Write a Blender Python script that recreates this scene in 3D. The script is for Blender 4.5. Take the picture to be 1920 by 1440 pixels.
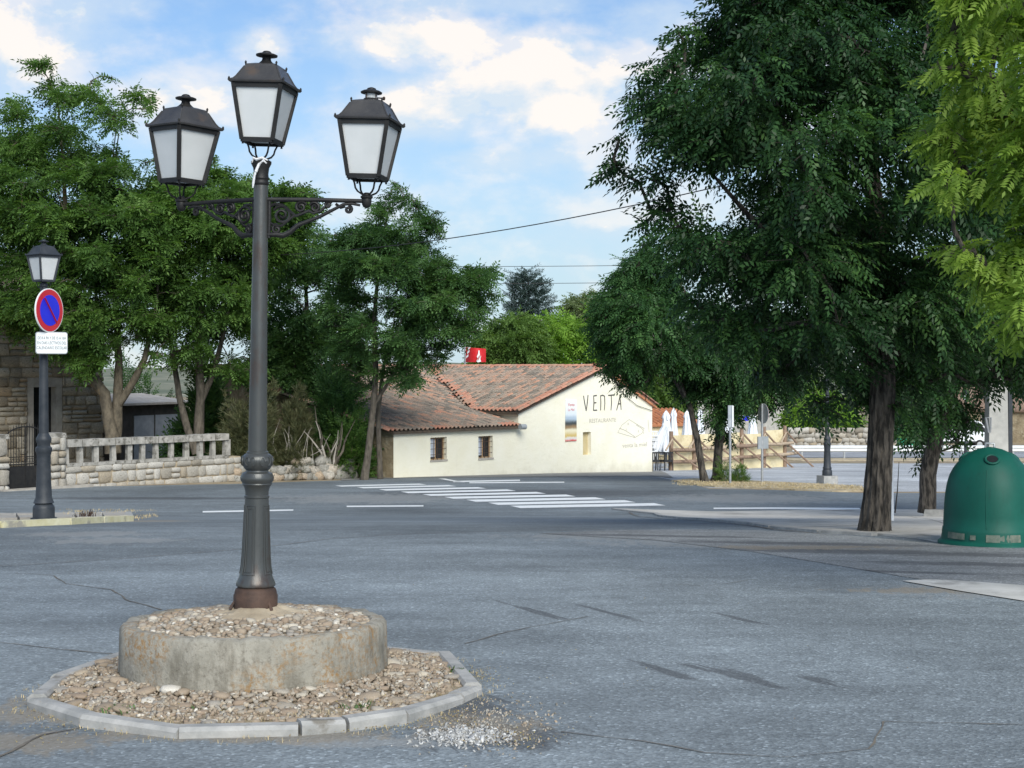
import bpy, math, random
import numpy as np
from mathutils import Vector, Matrix
from mathutils.geometry import tessellate_polygon

for o in list(bpy.data.objects):
    bpy.data.objects.remove(o)
SC = bpy.context.scene
COL = SC.collection
R = math.radians
random.seed(7)
FPX, HZ, EYE = 2826.0, 690.0, 1.6        # focal length, horizon row and eye height

# ------------------------------------------------------------------ camera
cam = bpy.data.cameras.new('camera')
cam.sensor_width = 36.0
cam.lens = FPX / 1920 * 36
cam.shift_y = (HZ - 720) / 1920
cam.clip_start = 0.1
cam.clip_end = 6000
camo = bpy.data.objects.new('camera', cam)
COL.objects.link(camo)
camo.location = (0, 0, EYE)
camo.rotation_euler = (R(90), 0, 0)
SC.camera = camo

# ------------------------------------------------------------------ light
SUN_EL, SUN_AZ = R(36), math.atan2(0.30, -0.95)     # direction to the sun: behind the camera, a little right
sun_dir = Vector((math.sin(SUN_AZ) * math.cos(SUN_EL), math.cos(SUN_AZ) * math.cos(SUN_EL), math.sin(SUN_EL)))
SKY = 0.10
sl = bpy.data.lights.new('sun', 'SUN')
sl.energy = 2.6
sl.angle = R(40)
sl.color = (1.0, 0.96, 0.86)
so = bpy.data.objects.new('sun', sl)
COL.objects.link(so)
so.rotation_euler = sun_dir.to_track_quat('Z', 'Y').to_euler()
so.location = sun_dir * 60

w = bpy.data.worlds.new('World')
SC.world = w
w.use_nodes = True
NT = w.node_tree
NT.nodes.clear()


class NG:
    """small helper to write node graphs"""
    def __init__(s, nt):
        s.nt = nt

    def n(s, typ, **kw):
        nd = s.nt.nodes.new(typ)
        for k, v in kw.items():
            setattr(nd, k, v)
        return nd

    def put(s, sock, val):
        if isinstance(val, bpy.types.NodeSocket):
            s.nt.links.new(val, sock)
        elif isinstance(val, (tuple, list)) and len(val) == 3 and sock.type == 'RGBA':
            sock.default_value = (*val, 1)
        else:
            sock.default_value = val

    def math(s, op, a, b=0.0, c=None, clamp=False):
        nd = s.n('ShaderNodeMath', operation=op)
        nd.use_clamp = clamp
        s.put(nd.inputs[0], a)
        s.put(nd.inputs[1], b)
        if c is not None:
            s.put(nd.inputs[2], c)
        return nd.outputs[0]

    def vmath(s, op, a, b=(0, 0, 0)):
        nd = s.n('ShaderNodeVectorMath', operation=op)
        s.put(nd.inputs[0], a)
        s.put(nd.inputs[1], b)
        return nd.outputs['Value'] if op in ('LENGTH', 'DOT_PRODUCT') else nd.outputs[0]

    def noise(s, vec, scale, detail=4, rough=0.55, dist=0.0):
        nd = s.n('ShaderNodeTexNoise')
        s.put(nd.inputs['Vector'], vec)
        nd.inputs['Scale'].default_value = scale
        nd.inputs['Detail'].default_value = detail
        nd.inputs['Roughness'].default_value = rough
        nd.inputs['Distortion'].default_value = dist
        return nd.outputs['Fac']

    def voro(s, vec, scale, feature='F1', out='Distance'):
        nd = s.n('ShaderNodeTexVoronoi', feature=feature)
        s.put(nd.inputs['Vector'], vec)
        nd.inputs['Scale'].default_value = scale
        return nd.outputs[out]

    def rng(s, v, a, b, c=0.0, d=1.0, smooth=False):
        nd = s.n('ShaderNodeMapRange')
        if smooth:
            nd.interpolation_type = 'SMOOTHSTEP'
        s.put(nd.inputs[0], v)
        for i, x in enumerate((a, b, c, d)):
            nd.inputs[i + 1].default_value = x
        return nd.outputs[0]

    def mix(s, f, a, b, mode='MIX'):
        nd = s.n('ShaderNodeMix', data_type='RGBA', blend_type=mode)
        s.put(nd.inputs[0], f)
        s.put(nd.inputs[6], a)
        s.put(nd.inputs[7], b)
        return nd.outputs[2]

    def ramp(s, f, stops, interp='LINEAR'):
        nd = s.n('ShaderNodeValToRGB')
        nd.color_ramp.interpolation = interp
        el = nd.color_ramp.elements
        while len(el) < len(stops):
            el.new(0.5)
        for e, (p, c) in zip(el, stops):
            e.position = p
            e.color = (*c, 1)
        s.put(nd.inputs[0], f)
        return nd.outputs[0]


g = NG(NT)
tc = g.n('ShaderNodeTexCoord')
DIR = tc.outputs['Generated']
sky = g.n('ShaderNodeTexSky', sky_type='NISHITA')
sky.sun_disc = False
sky.sun_elevation = SUN_EL
sky.sun_rotation = SUN_AZ
sky.altitude = 900
sky.air_density = 1.0
sky.dust_density = 1.3
sky.ozone_density = 1.2
# clouds: fractal noise over the whole dome, gathered where the photograph has its banks
wv = g.vmath('MULTIPLY', DIR, (1.0, 1.0, 1.7))
nb = g.noise(wv, 9.0, 10, 0.56, 0.1)
nf = g.noise(wv, 34.0, 8, 0.6, 0.1)
dens = g.math('ADD', g.math('MULTIPLY', nb, 0.78), g.math('MULTIPLY', nf, 0.22))


def sky_lobe(u, v, ru, rv, amp):
    d = Vector(((u - 960) / FPX, 1.0, (HZ - v) / FPX)).normalized()
    k = (FPX / ru, 2.0, FPX / rv)
    L = g.vmath('LENGTH', g.vmath('MULTIPLY', g.vmath('SUBTRACT', DIR, tuple(d)), k))
    return g.math('MULTIPLY', g.rng(L, 1.0, 0.0, 0.0, 1.0, True), amp)


lob = None
for a in ((820, 75, 360, 95, .34), (1040, 150, 300, 160, .38), (860, 5, 380, 60, .26), (940, 300, 220, 50, .2), (60, 50, 360, 210, .27),
          (490, 85, 90, 65, .26), (1230, 60, 190, 90, .2), (800, 200, 330, 120, .26), (330, 190, 280, 120, .22), (1500, 60, 400, 300, .15)):
    x = sky_lobe(*a)
    lob = x if lob is None else g.math('MAXIMUM', lob, x)
band = g.math('MULTIPLY', lob, 1.0)
dd = g.math('ADD', dens, band)
puff = g.rng(g.math('ADD', dd, g.math('MULTIPLY', g.math('SUBTRACT', nf, .5), .30)), 0.60, 0.77, 0.0, 1.0, True)
veil = g.math('MULTIPLY', g.rng(dd, 0.43, 0.72, 0.0, 1.0, True), .70)
cov = g.math('MAXIMUM', puff, veil)
# soft self shading of the clouds: density sampled a little towards the light
lv = g.vmath('MULTIPLY', g.vmath('ADD', DIR, (0.008, 0.0, 0.016)), (1.0, 1.0, 1.7))
nb2 = g.noise(lv, 9.0, 10, 0.56, 0.1)
shade = g.rng(g.math('SUBTRACT', nb, nb2), -0.055, 0.045, 0.0, 1.0)
ccol = g.mix(shade, (0.44 / SKY, 0.50 / SKY, 0.555 / SKY), (0.645 / SKY, 0.60 / SKY, 0.555 / SKY))
skyc = g.mix(1.0, sky.outputs[0], (0.46, 0.70, 0.93), 'MULTIPLY')
sep = g.n('ShaderNodeSeparateXYZ')
NT.links.new(DIR, sep.inputs[0])
hazef = g.rng(sep.outputs['Z'], 0.02, 0.27, 0.92, 0.12)
skyc = g.mix(hazef, skyc, (0.385 / SKY, 0.475 / SKY, 0.515 / SKY))
allc = g.mix(g.math('MULTIPLY', cov, 0.92), skyc, ccol)
bg = g.n('ShaderNodeBackground')
bg.inputs['Strength'].default_value = SKY
NT.links.new(allc, bg.inputs['Color'])
wo = g.n('ShaderNodeOutputWorld')
NT.links.new(bg.outputs[0], wo.inputs[0])

SC.view_settings.view_transform = 'Standard'
SC.view_settings.look = 'None'
SC.view_settings.exposure = 0.72
SC.view_settings.gamma = 1.0
SC.render.engine = 'CYCLES'

# ------------------------------------------------------------------ terrain profile and pixel helpers
KY = np.array([-60, 0, 8.6, 17, 20, 24, 30, 36, 38.3, 42, 47, 53, 62, 69, 76, 90, 120, 180, 400, 1500.])
KZ = np.array([1.4, 0, -.206, -.43, -.55, -.85, -1.40, -1.86, -1.91, -1.975, -2.09, -2.33, -2.74, -3.14, -3.46, -3.9, -4.4, -4.7, -4.9, -5.])


def pchip(xk, yk):
    h = np.diff(xk)
    dl = np.diff(yk) / h
    m = np.zeros(len(xk))
    for i in range(1, len(xk) - 1):
        if dl[i - 1] * dl[i] > 0:
            w1, w2 = 2 * h[i] + h[i - 1], h[i] + 2 * h[i - 1]
            m[i] = (w1 + w2) / (w1 / dl[i - 1] + w2 / dl[i])
    m[0], m[-1] = dl[0], dl[-1]

    def f(x):
        x = np.clip(np.asarray(x, float), xk[0], xk[-1])
        i = np.clip(np.searchsorted(xk, x) - 1, 0, len(h) - 1)
        t = (x - xk[i]) / h[i]
        return ((2*t**3 - 3*t**2 + 1)*yk[i] + (t**3 - 2*t**2 + t)*h[i]*m[i] + (-2*t**3 + 3*t**2)*yk[i+1] + (t**3 - t**2)*h[i]*m[i+1])
    return f


prof = pchip(KY, KZ)


def gz(y):
    return float(prof(y))


_TY = np.arange(2.0, 220, 0.05)
_TZ = prof(_TY)


def G(u, v, dz=0.0):
    """ground point (raised by dz) seen at a pixel of the photograph"""
    vv = HZ + FPX * (EYE - _TZ - dz) / _TY
    vv = np.minimum.accumulate(vv)
    D = float(np.interp(-v, -vv, _TY))
    return Vector(((u - 960) / FPX * D, D, gz(D) + dz))


def P(u, v, D):
    return Vector(((u - 960) / FPX * D, D, EYE - (v - HZ) / FPX * D))


class Wall:
    """vertical plane through two ground points; pixel -> point on it"""
    def __init__(s, A, B):
        s.A, s.B = Vector((A[0], A[1], 0)), Vector((B[0], B[1], 0))
        s.d = (s.B - s.A).normalized()
        s.n = Vector((s.d.y, -s.d.x, 0))
        if s.n.y > 0:
            s.n = -s.n
        s.L = (s.B - s.A).length

    def t(s, u):
        k = (u - 960) / FPX
        return (k * s.A.y - s.A.x) / (s.d.x - k * s.d.y)

    def at(s, t, z, out=0.0):
        p = s.A + s.d * t + s.n * out
        return Vector((p.x, p.y, z))

    def px(s, u, v, out=0.0):
        t = s.t(u)
        y = s.A.y + s.d.y * t
        return s.at(t, EYE - (v - HZ) / FPX * y, out)

    def z(s, u, v):
        return s.px(u, v).z


# ------------------------------------------------------------------ materials
MATS = {}


def new_mat(name):
    m = bpy.data.materials.new(name)
    m.use_nodes = True
    nt = m.node_tree
    nt.nodes.clear()
    q = NG(nt)
    out = q.n('ShaderNodeOutputMaterial')
    b = q.n('ShaderNodeBsdfPrincipled')
    nt.links.new(b.outputs[0], out.inputs[0])
    MATS[name] = m
    return m, q, b, out


def bump(q, b, h, strength, dist=0.02):
    nd = q.n('ShaderNodeBump')
    nd.inputs['Strength'].default_value = strength
    nd.inputs['Distance'].default_value = dist
    q.put(nd.inputs['Height'], h)
    q.nt.links.new(nd.outputs[0], b.inputs['Normal'])


def coords(q, scale=(1, 1, 1)):
    t = q.n('ShaderNodeTexCoord')
    if scale == (1, 1, 1):
        return t.outputs['Object']
    return q.vmath('MULTIPLY', t.outputs['Object'], scale)


def tint(q):
    a = q.n('ShaderNodeAttribute')
    a.attribute_name = 'tint'
    return a.outputs['Fac']


def pm(name, c1, c2, scale=6, rough=0.8, bs=0.2, bscale=40, metal=0.0, stretch=(1, 1, 1), c3=None, bdist=0.01, spec=0.4, n3=3.0, lo=.35, hi=.65, l3=.55):
    """plain procedural material: two tones by noise, optional third tone in patches, fine relief"""
    m, q, b, o = new_mat(name)
    v = coords(q, stretch)
    f = q.rng(q.noise(v, scale, 6, 0.6), lo, hi)
    c = q.mix(f, c1, c2)
    if c3 is not None:
        c = q.mix(q.rng(q.noise(v, n3, 7, 0.65), l3, l3 + .1), c, c3)
    q.put(b.inputs['Base Color'], c)
    b.inputs['Roughness'].default_value = rough
    b.inputs['Metallic'].default_value = metal
    b.inputs['Specular IOR Level'].default_value = spec
    if bs:
        bump(q, b, q.noise(v, bscale, 5, 0.65), bs, bdist)
    return m


def tm(name, stops, rough=0.85, nscale=14, nvar=0.35, bs=0.3, bscale=60, bdist=0.006, c3=None, n3=5.0, l3=.58, objrand=True, interp='LINEAR'):
    """material for many alike pieces: tone by piece (tint attribute + object random) with surface mottling"""
    m, q, b, o = new_mat(name)
    v = coords(q)
    f = tint(q)
    if objrand:
        oi = q.n('ShaderNodeObjectInfo')
        f = q.math('FRACT', q.math('ADD', f, oi.outputs['Random']))
        v = q.vmath('ADD', v, q.n('ShaderNodeCombineXYZ').outputs[0])
    c = q.ramp(f, stops, interp)
    nz = q.noise(v, nscale, 6, 0.65)
    k = q.rng(nz, 0.3, 0.7, 1 - nvar, 1 + nvar)
    c = q.mix(1.0, c, q.n('ShaderNodeCombineColor').outputs[0], 'MULTIPLY') if False else q.vmath('MULTIPLY', c, q.vec3(k))
    if c3 is not None:
        c = q.mix(q.rng(q.noise(v, n3, 7, 0.65), l3, l3 + .08), c, c3)
    q.put(b.inputs['Base Color'], c)
    b.inputs['Roughness'].default_value = rough
    b.inputs['Specular IOR Level'].default_value = 0.3
    if bs:
        bump(q, b, q.noise(v, bscale, 4, 0.6), bs, bdist)
    return m


def _vec3(s, k):
    nd = s.n('ShaderNodeCombineXYZ')
    for i in range(3):
        s.put(nd.inputs[i], k)
    return nd.outputs[0]


NG.vec3 = _vec3


def leaf_mat(name, stops, trans=0.35, rough=0.55):
    m, q, b, o = new_mat(name)
    c = q.ramp(tint(q), stops)
    q.put(b.inputs['Base Color'], c)
    b.inputs['Roughness'].default_value = rough
    b.inputs['Specular IOR Level'].default_value = 0.3
    tr = q.n('ShaderNodeBsdfTranslucent')
    q.put(tr.inputs[0], q.vmath('MULTIPLY', c, (1.25, 1.3, 0.7)))
    ms = q.n('ShaderNodeMixShader')
    ms.inputs[0].default_value = trans
    q.nt.links.new(b.outputs[0], ms.inputs[1])
    q.nt.links.new(tr.outputs[0], ms.inputs[2])
    q.nt.links.new(ms.outputs[0], o.inputs[0])
    return m


def ground_lobes(q, pos, lobes, nz, ax=(1.0, 0.0)):
    """sum of noisy patches at ground places; each (u, v, radius_x, radius_y)"""
    tot = None
    for (u, v, rx, ry) in lobes:
        c = G(u, v)
        d = q.vmath('SUBTRACT', pos, (c.x, c.y, c.z))
        a = q.math('MULTIPLY', q.vmath('DOT_PRODUCT', d, (ax[0], ax[1], 0)), 1 / rx)
        e = q.math('MULTIPLY', q.vmath('DOT_PRODUCT', d, (-ax[1], ax[0], 0)), 1 / ry)
        L = q.math('SQRT', q.math('ADD', q.math('MULTIPLY', a, a), q.math('MULTIPLY', e, e)))
        L = q.math('ADD', L, q.math('MULTIPLY', q.math('SUBTRACT', nz, 0.5), 3.6))
        x = q.rng(L, 1.05, 0.65)
        tot = x if tot is None else q.math('MAXIMUM', tot, x)
    return tot


def asphalt(name, base, tone=(1, 1, 1), dark=(), light=(), dust=(), dax=(1.0, 0.0)):
    m, q, b, o = new_mat(name)
    v = coords(q)
    n1 = q.noise(v, 0.28, 7, 0.6)
    n2 = q.noise(v, 3.0, 6, 0.6)
    c = q.mix(q.rng(n1, .3, .7), tuple(base * .72 * t for t in tone), tuple(base * 1.25 * t for t in tone))
    c = q.vmath('MULTIPLY', c, q.vec3(q.rng(n2, .3, .7, .88, 1.12)))
    # aggregate: each grain its own tone
    nd = q.n('ShaderNodeTexVoronoi')
    q.put(nd.inputs['Vector'], v)
    nd.inputs['Scale'].default_value = 62
    sp = q.n('ShaderNodeSeparateColor')
    q.nt.links.new(nd.outputs['Color'], sp.inputs[0])
    nd2 = q.n('ShaderNodeTexVoronoi')
    q.put(nd2.inputs['Vector'], v)
    nd2.inputs['Scale'].default_value = 24
    sp2 = q.n('ShaderNodeSeparateColor')
    q.nt.links.new(nd2.outputs['Color'], sp2.inputs[0])
    k = q.math('ADD', q.rng(sp.outputs[0], 0, 1, .70, 1.14), q.math('ADD', q.rng(sp.outputs[1], .90, .97, 0, .7), q.rng(sp2.outputs[0], 0, 1, -.02, .10)))
    c = q.vmath('MULTIPLY', c, q.vec3(k))
    c = q.mix(q.rng(q.noise(v, 0.9, 8, .7, .6), .62, .78, 0, .22), c, tuple(base * .6 * t for t in tone))
    # tracks drawn out along the direction people drive
    st = q.noise(q.vmath('MULTIPLY', v, (0.25, 1.6, 1)), 1.0, 6, .65)
    c = q.vmath('MULTIPLY', c, q.vec3(q.rng(st, .35, .7, .84, 1.16)))
    nz = q.noise(q.vmath('MULTIPLY', v, (1.0, .45, 1)), 5.0, 8, .72, .6)
    rv = q.n('ShaderNodeVectorRotate', rotation_type='Z_AXIS')
    q.put(rv.inputs['Vector'], v)
    rv.inputs['Angle'].default_value = -math.atan2(dax[1], dax[0])
    rv = q.vmath('MULTIPLY', rv.outputs[0], (.5, 3.0, 1))
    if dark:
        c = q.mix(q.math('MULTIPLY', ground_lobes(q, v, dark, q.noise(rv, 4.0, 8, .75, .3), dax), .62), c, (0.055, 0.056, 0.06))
    if light:
        c = q.mix(q.math('MULTIPLY', ground_lobes(q, v, light, nz), .5), c, (0.30, 0.30, 0.29))
    if dust:
        c = q.mix(q.math('MULTIPLY', ground_lobes(q, v, dust, nz), .55), c, (0.27, 0.22, 0.155))
    q.put(b.inputs['Base Color'], c)
    b.inputs['Roughness'].default_value = 0.82
    b.inputs['Specular IOR Level'].default_value = 0.35
    bump(q, b, q.math('ADD', nd.outputs['Distance'], q.math('MULTIPLY', q.noise(v, 30, 5, .7), .8)), .55, .008)
    return m


M = MATS
asphalt('plaza_asphalt', .235, (.88, 1.0, 1.07), dax=(.42, -.91), dark=((1245, 1262, .42, .07), (1310, 1258, .22, .05), (1375, 1270, .46, .09), (1530, 1281, .24, .07), (1005, 1150, .7, .06), (880, 1330, .40, .25), (1390, 1165, .35, .04), (1140, 1152, .5, .04), (940, 1392, .28, .40)),
        light=((1820, 1110, .9, .5), (1200, 1008, 1.6, .8), (1350, 1020, 1.5, .7), (700, 1400, .45, .12)), dust=((150, 1330, .5, .5), (430, 1385, .9, .18), (60, 1400, .4, .25), (900, 1370, .38, .32), (1750, 1110, .8, .22)))
asphalt('road_asphalt', .19, (.88, 1.0, 1.07), light=((160, 1003, .9, .6), (220, 1015, .9, .5), (700, 935, 3, 2), (1400, 935, 2.5, 2)), dark=((1000, 925, 5, 2), (300, 935, 4, .6)), dust=((270, 978, .8, .9),))
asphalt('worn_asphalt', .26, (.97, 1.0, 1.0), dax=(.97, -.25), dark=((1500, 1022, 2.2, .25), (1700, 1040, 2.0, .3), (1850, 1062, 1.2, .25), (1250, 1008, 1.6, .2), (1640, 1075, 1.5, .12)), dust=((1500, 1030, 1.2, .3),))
asphalt('lot_asphalt', .44, (.97, 1.0, 1.03))  # paler than plain asphalt: the sun's brightness on the lot is in the base colour
asphalt('far_asphalt', .32, (.97, 1.0, 1.05))  # base tone lifted like the lot's, sunlight painted into the colour
pm('crack_tar', (.10, .09, .08), (.19, .165, .13), 8, .9, .3)
pm('dry_earth', (.20, .155, .10), (.36, .29, .19), 0.8, .95, .5, 12, c3=(.10, .11, .05), n3=.5, l3=.57)
pm('verge_earth', (.36, .29, .19), (.54, .46, .32), 3, .95, .6, 30, c3=(.22, .19, .12), n3=1.4)
pm('pavement_concrete', (.42, .40, .36), (.58, .55, .50), 1.3, .9, .4, 30, c3=(.28, .26, .23), n3=.8, l3=.55)
pm('apron_concrete', (.17, .17, .165), (.27, .265, .25), 1.6, .9, .4, 30)
pm('kerb_concrete', (.27, .27, .26), (.42, .41, .39), 7, .88, .35, 70, c3=(.18, .165, .14), n3=4, l3=.6)
pm('kerb_yellow', (.54, .50, .30), (.64, .61, .44), 5, .8, .3, 60, c3=(.33, .31, .26), n3=3, l3=.52)
pm('slab_stone', (.30, .275, .24), (.44, .41, .36), 3, .9, .35, 40)
pm('road_paint', (.74, .76, .76), (.82, .83, .82), 5, .6, .2, 60, c3=(.46, .47, .47), n3=9, l3=.60)
pm('pale_concrete', (.46, .45, .42), (.58, .57, .54), 3, .9, .4, 40, c3=(.34, .33, .31), n3=2)
pm('weathered_stone', (.25, .24, .215), (.42, .40, .365), 5, .93, .6, 40, c3=(.13, .122, .105), n3=3.5, l3=.52)
pm('mortar', (.30, .24, .165), (.44, .37, .27), 6, .95, .6, 40)
pm('dirt_bed', (.20, .165, .115), (.33, .27, .185), 9, .97, .7, 60)
# plinth: grey concrete with a darker weathered band and ochre lichen
m_, q_, b_, o_ = new_mat('plinth_concrete')
v_ = coords(q_)
c_ = q_.mix(q_.rng(q_.noise(v_, 5, 8, .65), .35, .65), (.25, .235, .195), (.38, .355, .30))
c_ = q_.mix(q_.rng(q_.noise(q_.vmath('MULTIPLY', v_, (1, 1, .35)), 9, 7, .7), .49, .66, 0, .8), c_, (.15, .135, .105))
c_ = q_.mix(q_.rng(q_.noise(v_, 38, 7, .75), .52, .66, 0, .7), c_, (.13, .115, .09))
c_ = q_.mix(q_.math('MULTIPLY', q_.rng(q_.noise(v_, 2.6, 3, .6), .50, .62), q_.rng(q_.noise(v_, 34, 6, .75), .46, .60, 0, .9)), c_, (.27, .155, .055))
q_.put(b_.inputs['Base Color'], c_)
b_.inputs['Roughness'].default_value = .93
bump(q_, b_, q_.math('ADD', q_.noise(v_, 45, 6, .7), q_.noise(v_, 9, 4, .6)), .6, .012)
PEB = [(0, (.21, .165, .12)), (.25, (.34, .275, .205)), (.45, (.29, .22, .16)), (.62, (.38, .32, .24)), (.8, (.29, .265, .23)), (.94, (.46, .41, .33)), (1, (.62, .585, .52))]
tm('pebble', PEB, .8, 20, .25, .25, 90)
tm('ash', [(0, (.24, .24, .23)), (.6, (.42, .42, .41)), (1, (.58, .58, .57))], .95, 30, .3)
tm('granite', [(0, (.20, .165, .12)), (.35, (.32, .28, .215)), (.7, (.42, .38, .31)), (1, (.33, .25, .165))], .92, 9, .35, .6, 40, .01, c3=(.12, .115, .10), n3=6)
tm('granite_pale', [(0, (.24, .215, .175)), (.35, (.37, .35, .31)), (.7, (.46, .44, .40)), (1, (.31, .26, .19))], .92, 9, .3, .6, 40, .01, c3=(.24, .22, .19), n3=6)
tm('boulder', [(0, (.20, .19, .165)), (.4, (.31, .30, .27)), (.75, (.36, .28, .20)), (1, (.42, .40, .36))], .92, 6, .35, .7, 30, .012, c3=(.13, .125, .105), n3=4)
TILE = [(0, (.15, .13, .11)), (.3, (.27, .235, .195)), (.55, (.37, .265, .205)), (.72, (.21, .18, .15)), (.88, (.38, .25, .185)), (1, (.46, .25, .17))]
tm('roof_tile', TILE, .9, 22, .4, .4, 60, .008, c3=(.15, .145, .115), n3=9, l3=.60)
tm('ridge_tile', [(0, (.42, .20, .14)), (.5, (.50, .26, .185)), (1, (.34, .23, .17))], .88, 22, .3, .4, 60, .008, c3=(.16, .13, .10), n3=8, l3=.62)
pm('roof_bed', (.06, .05, .04), (.12, .09, .065), 8, .95, .4)
pm('orange_tile', (.44, .17, .08), (.56, .25, .13), 5, .85, .3, 30, c3=(.26, .13, .09))
pm('brown_tile', (.20, .14, .105), (.30, .21, .155), 3, .9, .4, 30)
# rendered wall: cream paint over trowelled plaster
m_, q_, b_, o_ = new_mat('cream_render')
v_ = coords(q_)
c_ = q_.mix(q_.rng(q_.noise(v_, .9, 7, .6), .35, .7), (.84, .80, .64), (.89, .86, .73))
c_ = q_.mix(q_.rng(q_.noise(q_.vmath('MULTIPLY', v_, (2.2, 2.2, .25)), 2.0, 6, .65), .62, .8, 0, .35), c_, (.62, .58, .46))
q_.put(b_.inputs['Base Color'], c_)
b_.inputs['Roughness'].default_value = .9
sz_ = q_.n('ShaderNodeSeparateXYZ')
q_.nt.links.new(v_, sz_.inputs[0])
c_ = q_.mix(q_.math('MULTIPLY', q_.rng(q_.math('ADD', sz_.outputs[2], q_.math('MULTIPLY', q_.noise(v_, 1.8, 7, .65), 1.1)), .85, .25, 0, .5), 1.0), c_, (.50, .46, .37))
q_.put(b_.inputs['Base Color'], c_)
bump(q_, b_, q_.math('ADD', q_.noise(v_, 5, 7, .7), q_.math('MULTIPLY', q_.noise(v_, 26, 5, .6), .6)), .55, .05)
pm('stone_render', (.22, .175, .11), (.36, .29, .19), 2.2, .95, .9, 9, c3=(.42, .36, .25), bdist=.06)
pm('sand_board', (.66, .56, .34), (.76, .67, .45), 2, .85, .3, 12, c3=(.56, .46, .28), n3=1.5)
pm('log_wood', (.16, .105, .075), (.33, .235, .17), 9, .85, .5, 30, stretch=(3, 3, .7))
pm('pale_wood', (.33, .25, .18), (.46, .37, .27), 9, .85, .4, 30)
pm('bark', (.026, .023, .02), (.125, .108, .09), 16, .95, 1.0, 16, stretch=(1, 1, .25), bdist=.05, lo=.42, hi=.6)
pm('bark_grey', (.055, .047, .037), (.14, .12, .095), 10, .95, .8, 14, stretch=(1, 1, .35), bdist=.03)
pm('bark_lichen', (.065, .055, .04), (.15, .125, .09), 8, .95, .8, 14, stretch=(1, 1, .5), bdist=.03, c3=(.26, .155, .05), n3=2.2, l3=.6)
pm('dead_wood', (.26, .235, .205), (.36, .33, .29), 9, .9, .3, 30)
pm('iron', (.011, .011, .012), (.022, .021, .02), 9, .5, .15, 60, metal=.0, spec=.3, c3=(.04, .03, .024), n3=3, l3=.6)
pm('roof_iron', (.030, .030, .032), (.055, .052, .05), 7, .36, .15, 50, spec=.5, c3=(.075, .055, .042), n3=4, l3=.58)
pm('post_iron', (.048, .052, .052), (.075, .078, .076), 3, .36, .12, 70, metal=.25, spec=.55, stretch=(1, 1, .35), c3=(.058, .043, .036), n3=5, l3=.52, lo=.3, hi=.6)
pm('grey_iron', (.026, .032, .04), (.045, .05, .058), 8, .5, .15, 70, spec=.3)
pm('rusty_iron', (.045, .028, .022), (.085, .05, .036), 12, .75, .3, 60)
pm('black_plastic', (.012, .013, .015), (.022, .023, .026), 5, .5, .05)
pm('white_plastic', (.72, .74, .76), (.8, .81, .82), 3, .5, .05)
pm('white_canvas', (.70, .74, .80), (.80, .83, .87), 2, .85, .15, 60)
pm('galvanised', (.34, .36, .38), (.46, .47, .48), 9, .45, .1, 50, metal=.5)
pm('rail_white', (.66, .69, .72), (.76, .78, .80), 2, .5, .1)
pm('concrete_pole', (.34, .335, .315), (.46, .45, .42), 4, .9, .3, 40)
pm('window_dark', (.012, .014, .016), (.03, .032, .035), 2, .15, 0)
pm('shed_wall', (.06, .055, .05), (.10, .09, .08), 3, .9, .3, 20)
pm('sheet_metal', (.30, .33, .37), (.42, .45, .49), 3, .5, .15, 20)
pm('old_roof', (.42, .38, .33), (.56, .52, .47), 3, .9, .3, 20)
pm('curtain', (.50, .56, .66), (.68, .72, .80), 8, .9, .2, 20, stretch=(6, 6, .4))
pm('wood_frame', (.30, .19, .10), (.42, .29, .17), 6, .7, .2, 30)
pm('niche_cream', (.50, .41, .22), (.60, .50, .30), 3, .9, .2)
pm('letter_black', (.055, .05, .045), (.11, .10, .09), 14, .8, .1)
pm('letter_grey', (.42, .39, .33), (.54, .50, .43), 14, .8, .1)
pm('sign_red', (.50, .015, .03), (.56, .03, .04), 3, .4, 0)
pm('sign_blue', (.015, .02, .60), (.02, .03, .66), 3, .4, 0)
pm('sign_white', (.76, .78, .78), (.82, .83, .83), 3, .4, 0)
pm('sign_back', (.26, .29, .31), (.34, .36, .38), 4, .5, .05)
pm('sign_text', (.06, .10, .13), (.09, .13, .16), 3, .6, 0)
pm('soda_red', (.52, .012, .02), (.62, .03, .035), 2, .4, 0)
pm('sticker', (.07, .11, .085), (.17, .19, .15), 14, .7, .1, c3=(.13, .16, .13), n3=16)
pm('rubber_black', (.01, .01, .01), (.02, .02, .02), 5, .8, .1)
pm('van_white', (.72, .76, .80), (.8, .83, .86), 2, .3, 0)
pm('tail_red', (.45, .02, .03), (.5, .03, .04), 2, .3, 0)
pm('crate_green', (.02, .30, .16), (.03, .36, .2), 3, .5, .1)
pm('cable_black', (.02, .02, .02), (.03, .03, .03), 5, .6, 0)
pm('white_cloth', (.62, .62, .64), (.78, .78, .78), 30, .9, .4, 60)
pm('weed_green', (.05, .10, .03), (.10, .17, .05), 20, .7, 0)
pm('straw', (.40, .32, .18), (.56, .46, .28), 8, .9, 0)
pm('dry_broom', (.17, .16, .085), (.29, .26, .15), 3, .9, 0)
tm('fallen_leaf', [(0, (.42, .30, .09)), (.4, (.52, .42, .14)), (.7, (.26, .17, .08)), (1, (.18, .12, .07))], .7, 20, .2, 0)
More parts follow.
